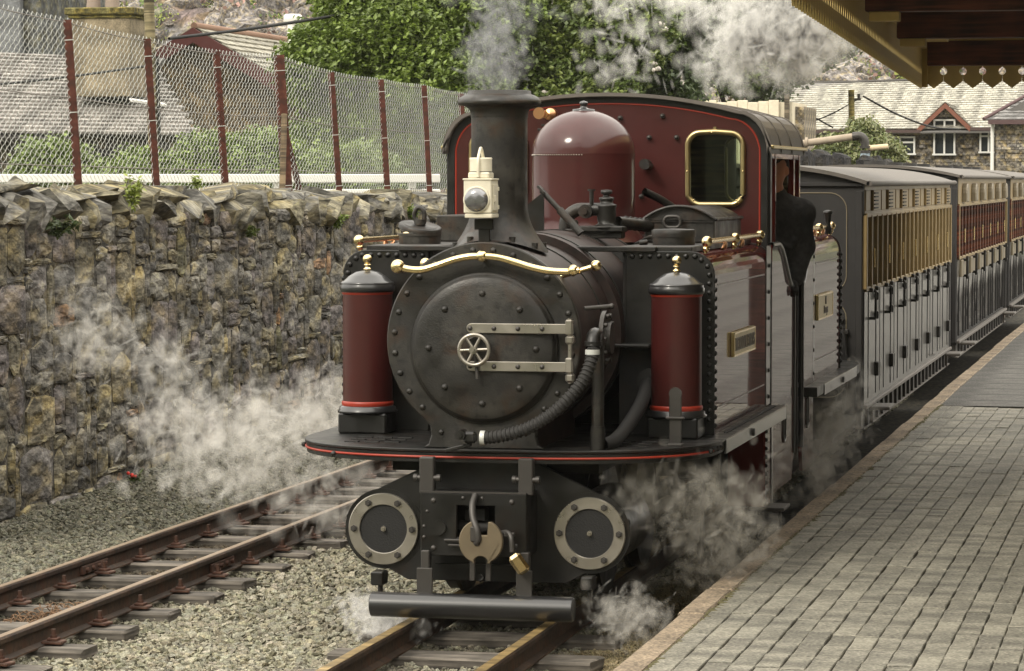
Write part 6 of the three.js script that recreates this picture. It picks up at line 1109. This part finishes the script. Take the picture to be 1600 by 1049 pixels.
{ const t = weed('red_flower', 'small red flower at the foot of the wall', [-3.98, -0.1, -6.9], 0.12, 4, [0.12, 0.16, 0.04], 307); mesh('petals', [ball(0.016, 0.01, 0.1, 0.02, 8), ball(0.013, -0.015, 0.115, 0.03, 8), ball(0.012, 0.03, 0.09, 0, 8)], S({ color: C(0.6, 0.03, 0.02), roughness: 0.6 }), t); t.userData.category = 'flower'; }
{
  reseed(310); const t = thing('dead_weed', 'dry brown weed lying between the rails of the empty track', 'weed', [-2.3, -0.14, -0.75]), g = [];
  for (let i = 0; i < 90; i++) { const x = rr(-0.14, 0.14), z = rr(-0.3, 0.3), a = rnd() * 6.28, l = rr(0.05, 0.12); g.push(tube([[x, 0, z], [x + Math.cos(a) * l * 0.5, rr(0.02, 0.06), z + Math.sin(a) * l * 0.5], [x + Math.cos(a) * l, rr(0, 0.05), z + Math.sin(a) * l]], 0.003, 4, 4)); }
  mesh('dry_stems', g, S({ color: C(0.17, 0.1, 0.055), roughness: 0.95 }), t);
}
// ---------------------------------------------------------------- smoke and steam: volumes of many small soft translucent flakes
const softA = tex(64, (u, v) => { const r = Math.hypot(u - 0.5, v - 0.5) * 2; return Math.pow(Math.max(0, 1 - r * r), 1.7); }, false);
softA.offset.set(0.5, 0.5);
function vapour(name, label, category, puffs, count, size, color, dense, sd, freq = 3.2, thr = 0.42) {   // puffs: centre, radii, weight
  reseed(sd); const ms = [], tot = puffs.reduce((s, p) => s + p[2], 0), q = new THREE.Quaternion(), e = new THREE.Euler();
  for (const [c, r, w] of puffs) {
    const n = Math.round(count * w / tot); let made = 0, tries = 0;
    while (made < n && tries++ < n * 40) {
      const g = () => (rnd() + rnd() + rnd() + rnd() - 2) * 0.85, d = [g(), g(), g()], p = V(c[0] + d[0] * r[0], c[1] + d[1] * r[1], c[2] + d[2] * r[2]);
      const wx = fbm(p.x * 1.6 + sd, p.y * 1.6, p.z * 1.6 + 4, 3) - 0.5, wy = fbm(p.x * 1.6 + sd + 40, p.y * 1.6, p.z * 1.6, 3) - 0.5, f = fbm(p.x * freq * 0.8 + sd + wx * 5, p.y * freq * 1.1 + wy * 5, p.z * freq * 0.6, 5); if (rnd() > sstep(f, thr - 0.2, thr + 0.22)) continue;
      e.set(rnd() * 6.28, rnd() * 6.28, rnd() * 6.28); q.setFromEuler(e); const s = size * rr(0.5, 1.5); ms.push(new THREE.Matrix4().compose(p, q, V(s, s, s))); made++;
    }
  }
  const m = PH({ color: C(...color), roughness: 1, transmission: 0.5, thickness: 0, side: THREE.DoubleSide, transparent: true, opacity: dense, alphaMap: softA, depthWrite: false });
  return tag(instanced(name, new THREE.CircleGeometry(0.5, 9), m, ms), label, category);
}
const WHITE = [0.85, 0.83, 0.78];
vapour('chimney_smoke', 'thin grey smoke rising from the front chimney', 'smoke', [[[-0.03, 2.6, -0.6], [0.13, 0.16, 0.11], 0.8], [[-0.02, 2.95, -0.62], [0.2, 0.32, 0.15], 1.3], [[-0.08, 3.3, -0.65], [0.26, 0.3, 0.2], 0.9]], 900, 0.09, [0.52, 0.53, 0.55], 0.17, 401, 3);
vapour('smoke_plume', 'large white smoke plume drifting behind the cab roof', 'smoke', [[[0.15, 3.25, -9.3], [0.5, 0.42, 0.45], 1.2], [[0.0, 3.05, -9.0], [0.45, 0.3, 0.4], 0.7], [[0.35, 3.1, -9.3], [0.4, 0.34, 0.4], 0.8], [[0.45, 3.45, -9.5], [0.45, 0.25, 0.4], 1], [[-0.5, 3.4, -9.3], [0.6, 0.16, 0.4], 0.22], [[-0.9, 3.05, -9.1], [0.3, 0.5, 0.3], 0.14]], 4600, 0.13, [0.95, 0.94, 0.91], 0.2, 402, 1.7, 0.42);
vapour('steam_cloud', 'pale steam drifting along the foot of the wall left of the engine', 'steam', [[[-1.95, 0.62, -3.6], [0.5, 0.22, 0.5], 1], [[-2.6, 0.55, -4.2], [0.48, 0.3, 0.5], 0.9], [[-1.5, 0.75, -3.2], [0.3, 0.22, 0.4], 0.7], [[-3.0, 0.8, -4.6], [0.3, 0.32, 0.4], 0.4], [[-2.2, 0.3, -4.0], [0.7, 0.18, 0.6], 0.8], [[-1.7, 0.1, -4.0], [0.6, 0.18, 0.6], 0.4]], 2000, 0.12, WHITE, 0.16, 403, 2.4, 0.42);
vapour('steam_cloud', 'faint wisp of steam in front of the wall at the far left', 'steam', [[[-3.3, 1.08, -4.2], [0.24, 0.28, 0.25], 1]], 260, 0.1, WHITE, 0.14, 404, 3);
vapour('steam_cloud', 'steam below the running plate right of the cylinder, shade put into its brownish colour', 'steam', [[[0.95, 0.5, -0.7], [0.3, 0.26, 0.3], 1], [[0.75, 0.62, -0.55], [0.26, 0.16, 0.25], 0.6], [[1.05, 0.3, -0.9], [0.24, 0.24, 0.35], 0.7]], 1900, 0.085, [0.72, 0.69, 0.62], 0.12, 405, 3, 0.42);  // steam colour lowered to stand in for the shade below the plate
vapour('steam_cloud', 'small steam puff on the gravel right of the guard bar', 'steam', [[[0.72, 0.06, -0.1], [0.18, 0.12, 0.15], 1]], 500, 0.06, WHITE, 0.14, 406, 4);
vapour('steam_cloud', 'white steam jet at the left end of the guard bar', 'steam', [[[-0.56, 0.02, -0.3], [0.13, 0.09, 0.2], 1], [[-0.4, -0.03, -0.15], [0.14, 0.07, 0.2], 1.2]], 700, 0.055, [0.95, 0.94, 0.92], 0.22, 407, 4, 0.36);
vapour('steam_cloud', 'steam hanging between the engine and the first coach above the platform edge', 'steam', [[[1.0, 0.45, -6.0], [0.13, 0.32, 0.7], 1], [[1.02, 0.35, -5.0], [0.11, 0.26, 0.6], 0.7]], 1300, 0.08, WHITE, 0.15, 408, 3);
vapour('steam_cloud', 'thin steam veil around the rear coupling hoses', 'steam', [[[0.92, 0.5, -7.9], [0.18, 0.28, 0.4], 1]], 260, 0.09, WHITE, 0.14, 409, 3);

renderer.render(scene, camera);
